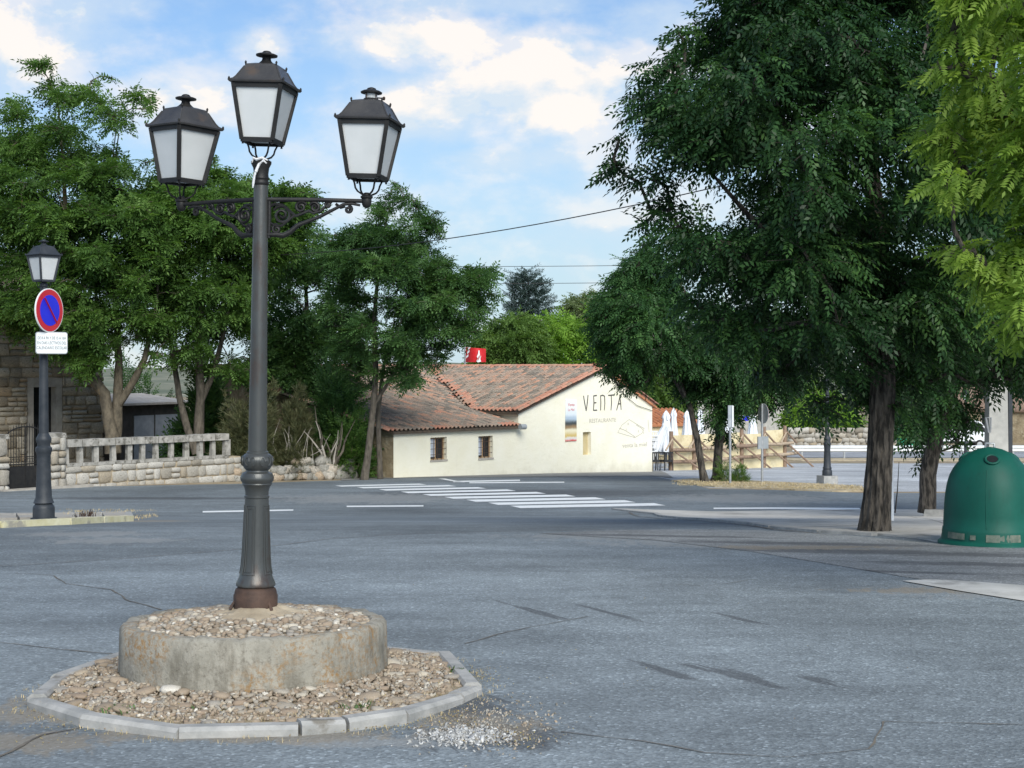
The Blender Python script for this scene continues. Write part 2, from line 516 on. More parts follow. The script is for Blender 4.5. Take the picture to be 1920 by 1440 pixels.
# frosted lantern panes
m_, q_, b_, o_ = new_mat('frosted_pane')
v_ = coords(q_)
q_.put(b_.inputs['Base Color'], q_.mix(q_.rng(q_.noise(v_, 7, 5, .6), .3, .7), (.76, .78, .78), (.84, .85, .85)))
b_.inputs['Roughness'].default_value = .35
t_ = q_.n('ShaderNodeBsdfTranslucent')
t_.inputs[0].default_value = (.85, .87, .88, 1)
s_ = q_.n('ShaderNodeMixShader')
s_.inputs[0].default_value = .38
q_.nt.links.new(b_.outputs[0], s_.inputs[1])
q_.nt.links.new(t_.outputs[0], s_.inputs[2])
q_.nt.links.new(s_.outputs[0], o_.inputs[0])
# moulded green plastic of the bottle bank, faded and scuffed
m_, q_, b_, o_ = new_mat('bin_green')
v_ = coords(q_)
c_ = q_.mix(q_.rng(q_.noise(v_, 1.6, 6, .6), .35, .65), (.003, .075, .053), (.006, .105, .075))
c_ = q_.mix(q_.rng(q_.noise(q_.vmath('MULTIPLY', v_, (1, 1, .3)), 7, 7, .7), .58, .75, 0, .35), c_, (.045, .11, .09))
c_ = q_.mix(q_.rng(q_.noise(q_.vmath('MULTIPLY', v_, (1, 1, .2)), 14, 8, .75), .55, .75, 0, .5), c_, (.012, .035, .028))
q_.put(b_.inputs['Base Color'], c_)
b_.inputs['Roughness'].default_value = .55
b_.inputs['Specular IOR Level'].default_value = .3
bump(q_, b_, q_.noise(v_, 40, 4, .6), .08, .005)
# poster bands
m_, q_, b_, o_ = new_mat('banner_print')
v_ = coords(q_)
sp_ = q_.n('ShaderNodeSeparateXYZ')
q_.nt.links.new(v_, sp_.inputs[0])
zz = q_.math('ADD', q_.math('DIVIDE', sp_.outputs[2], 1.75), q_.math('MULTIPLY', q_.math('SUBTRACT', q_.noise(v_, 3.2, 4, .6), .5), .10))
q_.put(b_.inputs['Base Color'], q_.ramp(zz, [(0, (.62, .10, .08)), (.07, (.72, .70, .66)), (.12, (.62, .46, .16)), (.25, (.78, .72, .52)), (.33, (.30, .20, .10)), (.42, (.05, .06, .06)), (.54, (.42, .52, .62)), (.66, (.70, .76, .80)), (.8, (.82, .83, .82))], 'EASE'))
b_.inputs['Roughness'].default_value = .6
# foliage
leaf_mat('leaf_elm', [(0, (.012, .036, .014)), (.5, (.032, .082, .028)), (.8, (.062, .14, .042)), (1, (.12, .23, .065))], .34, .42)
leaf_mat('leaf_gold', [(0, (0.101, 0.185, 0.029)), (.5, (0.210, 0.328, 0.055)), (1, (0.336, 0.454, 0.092))], .5)
leaf_mat('leaf_ash', [(0, (0.041, 0.090, 0.023)), (.5, (0.104, 0.203, 0.047)), (1, (0.189, 0.315, 0.081))], .45)
leaf_mat('leaf_ash_dark', [(0, (.028, .070, .026)), (.5, (.072, .155, .048)), (1, (.14, .255, .08))], .42)
leaf_mat('leaf_bright', [(0, (.09, .19, .028)), (.5, (.18, .33, .045)), (1, (.28, .45, .07))], .45)
leaf_mat('leaf_olive', [(0, (.065, .125, .03)), (.5, (.12, .21, .05)), (1, (.20, .31, .085))], .42)
leaf_mat('leaf_pale', [(0, (.13, .18, .08)), (.5, (.20, .26, .12)), (1, (.28, .34, .18))])
leaf_mat('needle_blue', [(0, (0.026, 0.049, 0.044)), (.5, (0.052, 0.086, 0.078)), (1, (0.098, 0.143, 0.130))], .15)
leaf_mat('leaf_broom', [(0, (.045, .055, .024)), (.5, (.095, .105, .048)), (1, (.19, .18, .09))], .2)
leaf_mat('leaf_verge', [(0, (.018, .055, .018)), (.5, (.045, .115, .034)), (1, (.10, .21, .06))], .35)

# ------------------------------------------------------------------ geometry helpers
ORG = {}                                   # world origin of every object that parents others


class MB:
    def __init__(s):
        s.v, s.f = [], []

    def add(s, vs, fs):
        o = len(s.v)
        s.v += [tuple(p) for p in vs]
        s.f += [tuple(i + o for i in f) for f in fs]
        return s

    def box(s, c, size, rot=None, taper=1.0, bev=0.0):
        c = Vector(c)
        hx, hy, hz = (k / 2 for k in size)
        vs = []
        for z, k in ((-hz, 1.0), (hz, taper)):
            for x, y in ((-hx, -hy), (hx, -hy), (hx, hy), (-hx, hy)):
                vs.append(Vector((x * k, y * k, z)))
        if rot is not None:
            vs = [rot @ p for p in vs]
        return s.add([p + c for p in vs], [(3, 2, 1, 0), (4, 5, 6, 7), (0, 1, 5, 4), (1, 2, 6, 5), (2, 3, 7, 6), (3, 0, 4, 7)])

    def slab(s, pts, n, th):
        """closed polygon pts extruded along -n by th"""
        k = len(pts)
        n = Vector(n)
        a = [Vector(p) for p in pts]
        b = [p - n * th for p in a]
        fs = [tuple(range(k)), tuple(range(2 * k - 1, k - 1, -1))]
        fs += [(i, i + k, (i + 1) % k + k, (i + 1) % k) for i in range(k)]
        return s.add(a + b, fs)

    def bar(s, a, b, wd, ht=None, up=(0, 0, 1)):
        a, b = Vector(a), Vector(b)
        d = b - a
        z = d.normalized()
        x = Vector(up).cross(z)
        if x.length < 1e-4:
            x = Vector((1, 0, 0))
        x.normalize()
        y = z.cross(x)
        return s.box((a + b) / 2, (wd, ht or wd, d.length), Matrix((x, y, z)).transposed())

    def tube(s, pts, rad, n=8, cap=True):
        pts = [Vector(p) for p in pts]
        if not isinstance(rad, (list, tuple)):
            rad = [rad] * len(pts)
        ref = None
        vs, fs = [], []
        for i, p in enumerate(pts):
            d = (pts[min(i + 1, len(pts) - 1)] - pts[max(i - 1, 0)])
            d = d.normalized() if d.length > 1e-9 else Vector((0, 0, 1))
            if ref is None:
                ref = d.orthogonal().normalized()
            ref = (ref - d * ref.dot(d))
            ref = ref.normalized() if ref.length > 1e-6 else d.orthogonal().normalized()
            bi = d.cross(ref)
            for k in range(n):
                a = 2 * math.pi * k / n
                vs.append(p + (ref * math.cos(a) + bi * math.sin(a)) * rad[i])
        for i in range(len(pts) - 1):
            for k in range(n):
                fs.append((i * n + k, i * n + (k + 1) % n, (i + 1) * n + (k + 1) % n, (i + 1) * n + k))
        if cap:
            fs.append(tuple(range(n - 1, -1, -1)))
            fs.append(tuple(range((len(pts) - 1) * n, len(pts) * n)))
        return s.add(vs, fs)

    def lathe(s, profl, n=24, mat=None, rot=0.0, fn=None):
        """profile (r, z) spun round z; mat places it; fn(r, a, z) may reshape"""
        vs, fs = [], []
        for (r, z) in profl:
            for k in range(n):
                a = 2 * math.pi * k / n + rot
                rr, zz = fn(r, a, z) if fn else (r, z)
                vs.append(Vector((rr * math.cos(a), rr * math.sin(a), zz)))
        for i in range(len(profl) - 1):
            for k in range(n):
                fs.append((i * n + k, i * n + (k + 1) % n, (i + 1) * n + (k + 1) % n, (i + 1) * n + k))
        fs.append(tuple(range(n - 1, -1, -1)))
        fs.append(tuple(range((len(profl) - 1) * n, len(profl) * n)))
        if mat is not None:
            vs = [mat @ p for p in vs]
        return s.add(vs, fs)

    def build(s, name, mat, parent=None, smooth=None, tints=None, org=None):
        o0 = ORG.get(parent.name) if parent else None
        off = o0 if o0 is not None else (Vector(org) if org is not None else Vector((0, 0, 0)))
        me = bpy.data.meshes.new(name)
        me.from_pydata([(p[0] - off[0], p[1] - off[1], p[2] - off[2]) for p in s.v], [], s.f)
        if smooth:
            me.polygons.foreach_set('use_smooth', [True] * len(me.polygons))
            me.set_sharp_from_angle(angle=R(smooth))
        if tints is not None:
            at = me.attributes.new('tint', 'FLOAT', 'POINT')
            at.data.foreach_set('value', np.asarray(tints, np.float32))
        me.materials.append(M[mat])
        me.update()
        ob = bpy.data.objects.new(name, me)
        COL.objects.link(ob)
        if parent:
            ob.parent = parent
        else:
            ob.location = off
        ORG[ob.name] = off.copy() if isinstance(off, Vector) else Vector(off)
        return ob


def tag(o, label=None, cat=None, group=None, kind=None):
    if label:
        o['label'] = label
    if cat:
        o['category'] = cat
    if group:
        o['group'] = group
    if kind:
        o['kind'] = kind
    return o


def thing(name, loc, label, cat, group=None):
    o = bpy.data.objects.new(name, None)
    o.empty_display_size = .2
    COL.objects.link(o)
    o.location = loc
    ORG[o.name] = Vector(loc)
    return tag(o, label, cat, group)


def piece(name, me, parent, loc, rot=None, scale=(1, 1, 1)):
    """one of many alike pieces: a new object on shared mesh data (world place, under its parent)"""
    o = bpy.data.objects.new(name, me)
    COL.objects.link(o)
    o.parent = parent
    o.location = Vector(loc) - ORG[parent.name]
    if rot is not None:
        o.rotation_euler = rot.to_euler() if isinstance(rot, Matrix) else rot
    o.scale = scale
    return o


def mesh_np(name, V, F, mat, tints=None, parent=None, smooth=False):
    """fast mesh from numpy arrays; F is (m, k)"""
    me = bpy.data.meshes.new(name)
    m, k = F.shape
    me.vertices.add(len(V))
    me.vertices.foreach_set('co', np.ascontiguousarray(V, np.float32).ravel())
    me.loops.add(m * k)
    me.loops.foreach_set('vertex_index', np.ascontiguousarray(F, np.int32).ravel())
    me.polygons.add(m)
    me.polygons.foreach_set('loop_start', np.arange(0, m * k, k, dtype=np.int32))
    if tints is not None:
        at = me.attributes.new('tint', 'FLOAT', 'POINT')
        at.data.foreach_set('value', np.ascontiguousarray(tints, np.float32))
    if smooth:
        me.polygons.foreach_set('use_smooth', np.ones(m, bool))
    me.update(calc_edges=True)
    me.materials.append(M[mat])
    return me


def rock_data(seed, n=2, e=0.5, jit=0.12):
    """rounded block: cube grid pushed towards a ball by e, then jittered. 24 quads for n=2"""
    rg = np.random.RandomState(seed)
    idx, vs, fs = {}, [], []

    def vid(p):
        if p not in idx:
            idx[p] = len(vs)
            vs.append(p)
        return idx[p]
    for ax in range(3):
        for sg in (0, n):
            for i in range(n):
                for j in range(n):
                    qd = []
                    for (a, b) in ((i, j), (i + 1, j), (i + 1, j + 1), (i, j + 1)):
                        p = [0, 0, 0]
                        p[ax], p[(ax + 1) % 3], p[(ax + 2) % 3] = sg, a, b
                        qd.append(vid(tuple(p)))
                    fs.append(qd if sg else qd[::-1])
    V = np.array(vs, float) / n * 2 - 1
    L = np.linalg.norm(V, axis=1, keepdims=True)
    V = V * (1 - e) + V / L * e * 1.05
    V = V / np.abs(V).max(0) * .5
    V += rg.uniform(-jit, jit, V.shape) * .5
    return V, np.array(fs)


def rock_meshes(name, mat, count, seed, e, jit, smooth, n=2):
    out = []
    for i in range(count):
        V, F = rock_data(seed + i, n, e, jit)
        out.append(mesh_np(name, V, F, mat, np.full(len(V), (i * .61803) % 1.0), smooth=smooth))
    return out


def rocks_joined(name, mat, parent, items, seed, e, jit, smooth=True, n=2):
    """many rocks in one 'stuff' part; items = (loc, euler, scale)"""
    rg = np.random.RandomState(seed)
    base = [rock_data(seed + i, n, e, jit) for i in range(10)]
    Vs, Fs, T, o = [], [], [], 0
    for (loc, rot, sc) in items:
        V, F = base[rg.randint(10)]
        Rm = np.array(rot.to_matrix() if not isinstance(rot, Matrix) else rot)
        Vs.append((V * np.array(sc)) @ Rm.T + np.array(loc))
        Fs.append(F + o)
        o += len(V)
        T.append(np.full(len(V), rg.rand()))
    off = np.array(ORG[parent.name]) if parent else np.zeros(3)
    me = mesh_np(name, np.concatenate(Vs) - off, np.concatenate(Fs), mat, np.concatenate(T), smooth=smooth)
    ob = bpy.data.objects.new(name, me)
    COL.objects.link(ob)
    if parent:
        ob.parent = parent
    ob['kind'] = 'stuff'
    return ob


from mathutils import Euler


def E3(x, y, z):
    return Euler((x, y, z))


def sheet(name, poly, mat, dz, kind='structure', step=0.5, parent=None, org=None, thick=0.0):
    """flat polygon (x, y) laid on the terrain profile dz above it, cut into strips so that it follows the slope"""
    mb = MB()
    ys = [p[1] for p in poly]
    y0, y1 = min(ys), max(ys)
    k0, k1 = math.floor(y0 / step), math.ceil(y1 / step)

    def clip(pl, yc, keep_above):
        out = []
        for i in range(len(pl)):
            a, b = pl[i], pl[(i + 1) % len(pl)]
            ia = (a[1] >= yc) == keep_above
            ib = (b[1] >= yc) == keep_above
            if ia:
                out.append(a)
            if ia != ib:
                t = (yc - a[1]) / (b[1] - a[1])
                out.append((a[0] + (b[0] - a[0]) * t, yc))
        return out
    area = sum(poly[i][0] * poly[(i + 1) % len(poly)][1] - poly[(i + 1) % len(poly)][0] * poly[i][1] for i in range(len(poly)))
    for k in range(k0, k1):
        pl = clip(clip(poly, k * step, True), (k + 1) * step, False)
        if len(pl) < 3:
            continue
        if area < 0:
            pl = pl[::-1]
        mb.add([(x, y, gz(y) + dz) for x, y in pl], [tuple(range(len(pl)))])
    if thick:
        for i in range(len(poly)):
            a, b = Vector((*poly[i], 0)), Vector((*poly[(i + 1) % len(poly)], 0))
            m = max(1, int((b - a).length / step))
            for j in range(m):
                p, q = a.lerp(b, j / m), a.lerp(b, (j + 1) / m)
                vs = [(p.x, p.y, gz(p.y) + dz - thick), (q.x, q.y, gz(q.y) + dz - thick), (q.x, q.y, gz(q.y) + dz), (p.x, p.y, gz(p.y) + dz)]
                mb.add(vs, [(0, 1, 2, 3) if area > 0 else (3, 2, 1, 0)])
    ob = mb.build(name, mat, parent, org=org)
    if kind:
        ob['kind'] = kind
    return ob


def gp(*uv):
    return [(G(u, v).x, G(u, v).y) for (u, v) in uv]


def text_part(body, size, name, mat, parent, origin, right, up, extrude=.002, xscale=1.0, align='CENTER', spacing=1.0):
    cu = bpy.data.curves.new('t', 'FONT')
    cu.body = body
    cu.size = size
    cu.extrude = extrude
    cu.align_x = align
    cu.align_y = 'CENTER'
    cu.space_line = spacing
    cu.resolution_u = 3
    ob = bpy.data.objects.new('t', cu)
    COL.objects.link(ob)
    dg = bpy.context.evaluated_depsgraph_get()
    me = bpy.data.meshes.new_from_object(ob.evaluated_get(dg))
    bpy.data.objects.remove(ob)
    right, up = Vector(right).normalized(), Vector(up).normalized()
    n = right.cross(up)
    o = Vector(origin) - ORG[parent.name]
    V = np.empty(len(me.vertices) * 3)
    me.vertices.foreach_get('co', V)
    V = V.reshape(-1, 3)
    Mx = np.array([right * xscale, up, n])
    me.vertices.foreach_set('co', (V @ Mx + np.array(o)).ravel())
    me.materials.clear()
    me.materials.append(M[mat])
    me.name = name
    me.update()
    r = bpy.data.objects.new(name, me)
    COL.objects.link(r)
    r.parent = parent
    return r


# ------------------------------------------------------------------ the ground
rows = sorted(set(list(np.arange(-60, 160, 0.5)) + list(np.arange(160, 420, 10)) + list(np.arange(420, 1500, 60)) + [1500, 3000]))
colsx = [-2500, -900, -400, -200, -100, -50, -25, 0, 25, 50, 100, 200, 400, 900, 2500]
V = np.array([(x, y, gz(y)) for y in rows for x in colsx])
nx = len(colsx)
F = np.array([(r * nx + c, r * nx + c + 1, (r + 1) * nx + c + 1, (r + 1) * nx + c) for r in range(len(rows) - 1) for c in range(nx - 1)])
go = bpy.data.objects.new('ground', mesh_np('ground', V, F, 'dry_earth'))
COL.objects.link(go)
tag(go, kind='structure')
# far hills beyond the valley
V, F = [], []
hx = np.linspace(-700, 700, 90)
for j, (yy, hh) in enumerate(((330, -5), (420, -2.5), (520, -1), (640, 1), (800, 4), (1000, 2))):
    for x in hx:
        V.append((x, yy, -5 + (hh + 5) * (0.75 + .25 * math.sin(x * .011 + j * .4) + .14 * math.sin(x * .043 + j))))
for j in range(5):
    for i in range(89):
        F.append((j * 90 + i, j * 90 + i + 1, (j + 1) * 90 + i + 1, (j + 1) * 90 + i))
pm('hill_scrub', (.20, .20, .14), (.10, .12, .075), .03, .95, 0, c3=(.30, .28, .21), n3=.05)
ho = bpy.data.objects.new('hills', mesh_np('hills', np.array(V), np.array(F), 'hill_scrub', smooth=True))
COL.objects.link(ho)
tag(ho, kind='structure')

# roads, lot and pavements
edge = gp((440, 908), (640, 901), (760, 896), (1225, 893), (1290, 907), (1330, 917), (1450, 919), (1620, 925), (2400, 928))
near_seam = gp((-400, 1098), (0, 1067), (250, 1050), (480, 1032), (620, 1014), (740, 1006), (900, 1000), (1010, 999), (1160, 996), (1300, 994), (1420, 996), (1560, 1003), (1760, 1022))
wl = gp((-700, 925), (100, 914))
sheet('parking_lot', gp((1225, 897), (1330, 915), (1620, 922), (2600, 922), (2600, 869), (1225, 869)), 'lot_asphalt', .004)
sheet('road', [(-60, -20), (45, -20), (45, 44)] + edge[::-1][1:] + wl[::-1] + [(-60, 40)], 'road_asphalt', .010)
sheet('plaza', [(-30, -18)] + near_seam + [(18, near_seam[-1][1] - .6), (18, -18)], 'plaza_asphalt', .016)
sheet('apron', gp((640, 902), (760, 896.5), (1225, 893.5), (1262, 897), (1240, 884), (1000, 884), (700, 884), (640, 894)), 'apron_concrete', .022)
sheet('far_road', [(18, 93.5), (80, 93.5), (80, 104), (12, 104)], 'far_asphalt', .012)
sheet('far_road_line', [(18, 94.3), (80, 94.3), (80, 94.55), (18, 94.55)], 'road_paint', .02)
# dry verge in front of the lot
vg = gp((1262, 903), (1300, 899), (1400, 903), (1530, 909), (1610, 914), (1625, 922), (1560, 923), (1440, 918), (1340, 914), (1290, 909))
sheet('verge', vg, 'verge_earth', .05, thick=.08)
sheet('far_verge', [(17, 88.5), (80, 88.5), (80, 92.5), (14, 92.5)], 'verge_earth', .03, thick=.05)
# pavement with the trees
pv = gp((1150, 955), (1230, 964), (1330, 977), (1450, 991), (1540, 999), (1640, 1004), (1720, 1011), (1775, 1022), (1960, 1030), (2300, 1030), (2300, 957), (1920, 958), (1610, 957), (1340, 961), (1230, 958))
pav = sheet('pavement', pv, 'pavement_concrete', .03, thick=.06)
kp = gp((1150, 956), (1230, 965), (1330, 978), (1450, 992), (1540, 1000), (1640, 1006))
ORG[pav.name] = Vector((0, 0, 0))
for i in range(len(kp) - 1):
    a, b = Vector((*kp[i], 0)), Vector((*kp[i + 1], 0))
    L = (b - a).length
    n = max(1, round(L / 1.0))
    for k in range(n):
        p, q = a.lerp(b, k / n + .004), a.lerp(b, (k + 1) / n - .004)
        p.z, q.z = gz(p.y) + .0, gz(q.y) + .0
        mb = MB().bar(p, q, .13, .09)
        mb.build('kerb_stone', 'kerb_concrete', pav)
sheet('concrete_strip', gp((1692, 1094), (1740, 1091), (1790, 1093), (2000, 1108), (2000, 1142), (1920, 1132), (1800, 1113)), 'pale_concrete', .0245)
# open joints of the concrete pavement
for (a, b) in (((1390, 968), (1560, 974)), ((1560, 974), (1780, 972)), ((1700, 964), (1790, 990)), ((1480, 984), (1620, 980))):
    pa, pb = G(a[0], a[1], .07), G(b[0], b[1], .07)
    sheet('pavement_joint', [(pa.x, pa.y), (pb.x, pb.y), (pb.x + .02, pb.y + .04), (pa.x + .02, pa.y + .04)], 'crack_tar', .0345)

sheet('worn_apron', gp((1010, 1003), (1160, 996.5), (1300, 995), (1420, 997), (1560, 1004), (1760, 1023), (2100, 1046), (2100, 1150), (1920, 1118), (1700, 1086), (1560, 1062), (1400, 1036), (1230, 1016)), 'worn_asphalt', .0200)

# painted markings
cw = MB().build('crosswalk', 'road_paint') if False else thing('crosswalk', G(950, 930), None, None)
cw['kind'] = 'structure'
S_ = [((640, 912), (768, 912)), ((665, 914.6), (832, 912.2)), ((714, 918.6), (868, 915)), ((765, 922.6), (915, 919)), ((815, 928), (968, 924)), ((864, 935.5), (1022, 931.2)), ((918, 943.5), (1088, 938.5)), ((976, 952), (1162, 947)), ]
S_ = []
for k in range(9):
    t = k / 8
    ul, vl = 640 + (976 - 640) * t ** 1.0, 912.3 + (951.5 - 912.3) * (t ** 1.22)
    ur, vr = 800 + (1248 - 800) * t ** 1.0, 908.5 + (946.5 - 908.5) * (t ** 1.22)
    hw = .95 + 1.3 * t
    q = gp((ul, vl + hw), (ur, vr + hw), (ur - 14 - 8 * t, vr - hw), (ul - 12 - 8 * t, vl - hw))
    sheet('stripe', q, 'road_paint', .015, kind=None, parent=cw)
for q in (((822, 898), (834, 898), (872, 905), (858, 905)), ((850, 902.5), (975, 900), (975, 902.5), (850, 905)), ((880, 905), (1058, 904), (1058, 906), (880, 907))):
    sheet('give_way_line', gp(*q), 'road_paint', .0155)
sheet('lane_dash', gp((380, 959.3), (460, 958), (550, 956.2), (550, 958.6), (460, 960.6), (380, 962.2)), 'road_paint', .0155)
sheet('lane_dash', gp((650, 949.3), (794, 948.3), (794, 950.8), (650, 951.8)), 'road_paint', .0155)
sheet('edge_line', gp((1338, 953), (1450, 952.2), (1612, 953.5), (1612, 957.5), (1450, 955.6), (1338, 955.6)), 'road_paint', .0155)


def ribbon(name, px, wd, mat, dz, jit=.012):
    pts = [G(u, v) for u, v in px]
    L, Rr = [], []
    dens_ = []
    for a, b in zip(pts[:-1], pts[1:]):
        m = max(2, int((b - a).length / .12))
        dens_ += [a.lerp(b, k / m) for k in range(m)]
    dens_.append(pts[-1])
    off = 0
    for i, p in enumerate(dens_):
        d = dens_[min(i + 1, len(dens_) - 1)] - dens_[max(i - 1, 0)]
        n = Vector((-d.y, d.x, 0)).normalized()
        off = off * .7 + random.uniform(-jit, jit)
        ww = wd * random.uniform(.35, 1.1)
        c = p + n * off
        L.append(c + n * ww / 2)
        Rr.append(c - n * ww / 2)
    mb = MB()
    n = len(L)
    mb.add([(p.x, p.y, gz(p.y) + dz) for p in L + Rr], [(i, n + i, n + i + 1, i + 1) for i in range(n - 1)])
    return tag(mb.build(name, mat), kind='structure')


for px, wd in ((((-20, 1208), (60, 1216), (150, 1225), (225, 1232)), .03), (((30, 1078), (100, 1083), (125, 1098), (210, 1110), (235, 1128), (300, 1148)), .03), (((-10, 1430), (40, 1405), (80, 1385), (140, 1372), (180, 1362)), .035),
               (((870, 1212), (950, 1190), (1040, 1172), (1100, 1160)), .022), (((1050, 1380), (1200, 1398), (1320, 1420), (1480, 1426), (1620, 1410), (1655, 1360), (1700, 1360), (1960, 1366)), .022),
               (((-10, 1066), (250, 1049), (480, 1031), (620, 1013), (740, 1005), (900, 999.5), (1010, 998.5), (1160, 995.5)), .035), (((0, 933), (180, 930), (270, 934), (330, 937)), .05),
               (((1180, 962), (1300, 978), (1450, 995), (1550, 1005)), .10), (((1270, 1100), (1330, 1102), (1420, 1090)), .02), (((560, 1100), (640, 1090), (800, 1088)), .018)):
    ribbon('asphalt_crack', px, wd * .6, 'crack_tar', .0205)

# ------------------------------------------------------------------ the round lamp base in its cobbled ring
LD = 8.6
LC = P(477, 1135, LD)
LC.z = gz(LD)
PR = .748
KH = .075
isl = thing('cobbled_island', (LC.x, LC.y, gz(LC.y)), 'low cobbled ring with broken grey kerbstones around the round concrete lamp base', 'traffic island')
kpx = [(50, 1306), (149, 1340), (331, 1363), (563, 1357), (652, 1349), (767, 1335), (872, 1298), (905, 1281), (850, 1222), (722, 1212), (600, 1203), (440, 1202), (320, 1208), (226, 1221), (95, 1268)]
kw = [G(u, v, KH) for u, v in kpx]
rg = random.Random(3)
for i in range(len(kw)):
    a, b = kw[i].copy(), kw[(i + 1) % len(kw)].copy()
    L = (b - a).length
    n = max(1, round(L / .75))
    for k in range(n):
        p, q = a.lerp(b, k / n), a.lerp(b, (k + 1) / n)
        d = (q - p).normalized()
        nrm = Vector((-d.y, d.x, 0))
        if nrm.dot(Vector((LC.x, LC.y, 0)) - Vector((p.x, p.y, 0))) < 0:
            nrm = -nrm
        p += d * .01 + nrm * .05
        q += -d * .01 + nrm * .05
        tl, tl2 = rg.uniform(-.014, .012), rg.uniform(-.014, .012)
        p.z = gz(p.y) + KH + tl
        q.z = gz(q.y) + KH + tl2
        mb = MB()
        w_ = nrm * .05
        ch = .018
        vs = []
        for e_, s_ in ((p, 1), (q, -1)):
            o = e_ + nrm * rg.uniform(-.01, .01)
            vs += [o - w_ - Vector((0, 0, .22)), o - w_ - Vector((0, 0, ch)), o - w_ * .6, o + w_ * .7, o + w_ - Vector((0, 0, ch)), o + w_ - Vector((0, 0, .22))]
        mb.add(vs, [(j, j + 1, j + 7, j + 6) for j in range(5)] + [(5, 4, 3, 2, 1, 0), (6, 7, 8, 9, 10, 11)])
        mb.build('kerb_stone', 'kerb_concrete', isl)
bedpts = [(LC.x + (p.x - LC.x) * .97, LC.y + (p.y - LC.y) * .97) for p in kw]
mb = MB()
mb.add([(LC.x, LC.y, gz(LC.y) + .115)] + [(x, y, gz(y) + .05) for x, y in bedpts], [(0, 1 + i, 1 + (i + 1) % len(bedpts)) for i in range(len(bedpts))])
mb.build('earth_bed', 'dirt_bed', isl)


def inside(x, y, poly):
    c = False
    for i in range(len(poly)):
        (x1, y1), (x2, y2) = poly[i], poly[i - 1]
        if (y1 > y) != (y2 > y) and x < (x2 - x1) * (y - y1) / (y2 - y1) + x1:
            c = not c
    return c


inner = [(LC.x + (p.x - LC.x) * .90, LC.y + (p.y - LC.y) * .90) for p in kw]
pebm = rock_meshes('cobble', 'pebble', 12, 40, .72, .12, True)


def scatter(fn_ok, x0, x1, y0, y1, rmin, rmax, tries, seed):
    rg = random.Random(seed)
    cell, grid, out = rmax * 2, {}, []
    for _ in range(tries):
        x, y = rg.uniform(x0, x1), rg.uniform(y0, y1)
        if not fn_ok(x, y):
            continue
        r = rmin + (rmax - rmin) * rg.random() ** 2.2
        ci, cj = int(x / cell), int(y / cell)
        if any((x - a) ** 2 + (y - b) ** 2 < ((r + c) * .86) ** 2 for i in (-1, 0, 1) for j in (-1, 0, 1) for (a, b, c) in grid.get((ci + i, cj + j), ())):
            continue
        grid.setdefault((ci, cj), []).append((x, y, r))
        out.append((x, y, r))
    return out


def ring_ok(x, y):
    return (x - LC.x) ** 2 + (y - LC.y) ** 2 > (PR + .02) ** 2 and inside(x, y, inner)


def lay(parent, spots, zf, name, limit, seed, flat=.62):
    rg = random.Random(seed)
    spots.sort(key=lambda s: -s[2] / s[1])
    rest = []
    for k, (x, y, r) in enumerate(spots):
        sc = (r * 2 * rg.uniform(.95, 1.25), r * 2 * rg.uniform(.8, 1.05), r * 2 * flat * rg.uniform(.8, 1.2))
        rot = E3(rg.uniform(-.2, .2), rg.uniform(-.2, .2), rg.uniform(0, 6.28))
        loc = (x, y, zf(x, y) + r * .08 * rg.uniform(-1, 1.5))
        if k < limit:
            piece(name, rg.choice(pebm), parent, loc, rot, sc)
        else:
            rest.append((loc, rot, sc))
    if rest:
        rocks_joined('small_' + name + 's', 'pebble', parent, rest, seed, .72, .12)


sp = scatter(ring_ok, LC.x - 1.5, LC.x + 1.5, LC.y - 1.5, LC.y + 1.6, .018, .058, 26000, 5)
lay(isl, sp, lambda x, y: gz(y) + .055 + .048 * max(0, 1 - (math.hypot(x - LC.x, y - LC.y) - PR) / .45), 'cobble', 300, 9, .45)

rg = random.Random(15)
items = []
while len(items) < 2600:
    x, y = LC.x + rg.uniform(-1.4, 1.4), LC.y + rg.uniform(-1.4, 1.4)
    if not ring_ok(x, y):
        continue
    s_ = rg.uniform(.006, .02)
    rr_ = math.hypot(x - LC.x, y - LC.y)
    items.append(((x, y, gz(y) + .062 + .045 * max(0, 1 - (rr_ - PR) / .45)), E3(rg.random(), rg.random(), rg.uniform(0, 6)), (s_ * 1.5, s_, s_ * .8)))
rocks_joined('gravel', 'pebble', isl, items, 17, .0, .45, False, 1)

pl = thing('lamp_plinth', (LC.x, LC.y, gz(LC.y)), 'round grey concrete plinth topped with pebbles, stained with ochre lichen, under the triple lamp', 'plinth')
SL = (gz(LC.y + .75) - gz(LC.y - .75)) / 1.5          # the top leans with the slope
PT = .368


def rimf(r, a, z):
    j = math.sin(a * 7 + 1) * .004 + math.sin(a * 23) * .003 + math.sin(a * 57 + 2) * .002
    zz = z + (SL * r * math.sin(a))
    if z > PT - .03:
        zz += (math.sin(a * 13) * .004 + math.sin(a * 31 + 1) * .004 + math.sin(a * 71) * .003)
    return r + j * (1 if r > .5 else 0), zz


MB().lathe([(PR - .01, -.15), (PR + .012, .02), (PR + .004, .12), (PR, .22), (PR - .004, PT - .02), (PR - .022, PT), (PR - .085, PT + .002), (PR - .098, PT - .015), (.55, PT + .0), (.4, PT + .018), (.2, PT + .035), (.05, PT + .04)], 120, Matrix.Translation((LC.x, LC.y, gz(LC.y))), fn=rimf).build('drum', 'plinth_concrete', pl, smooth=50)


def top_ok(x, y):
    rr = (x - LC.x) ** 2 + (y - LC.y) ** 2
    return .155 ** 2 < rr < (PR - .10) ** 2


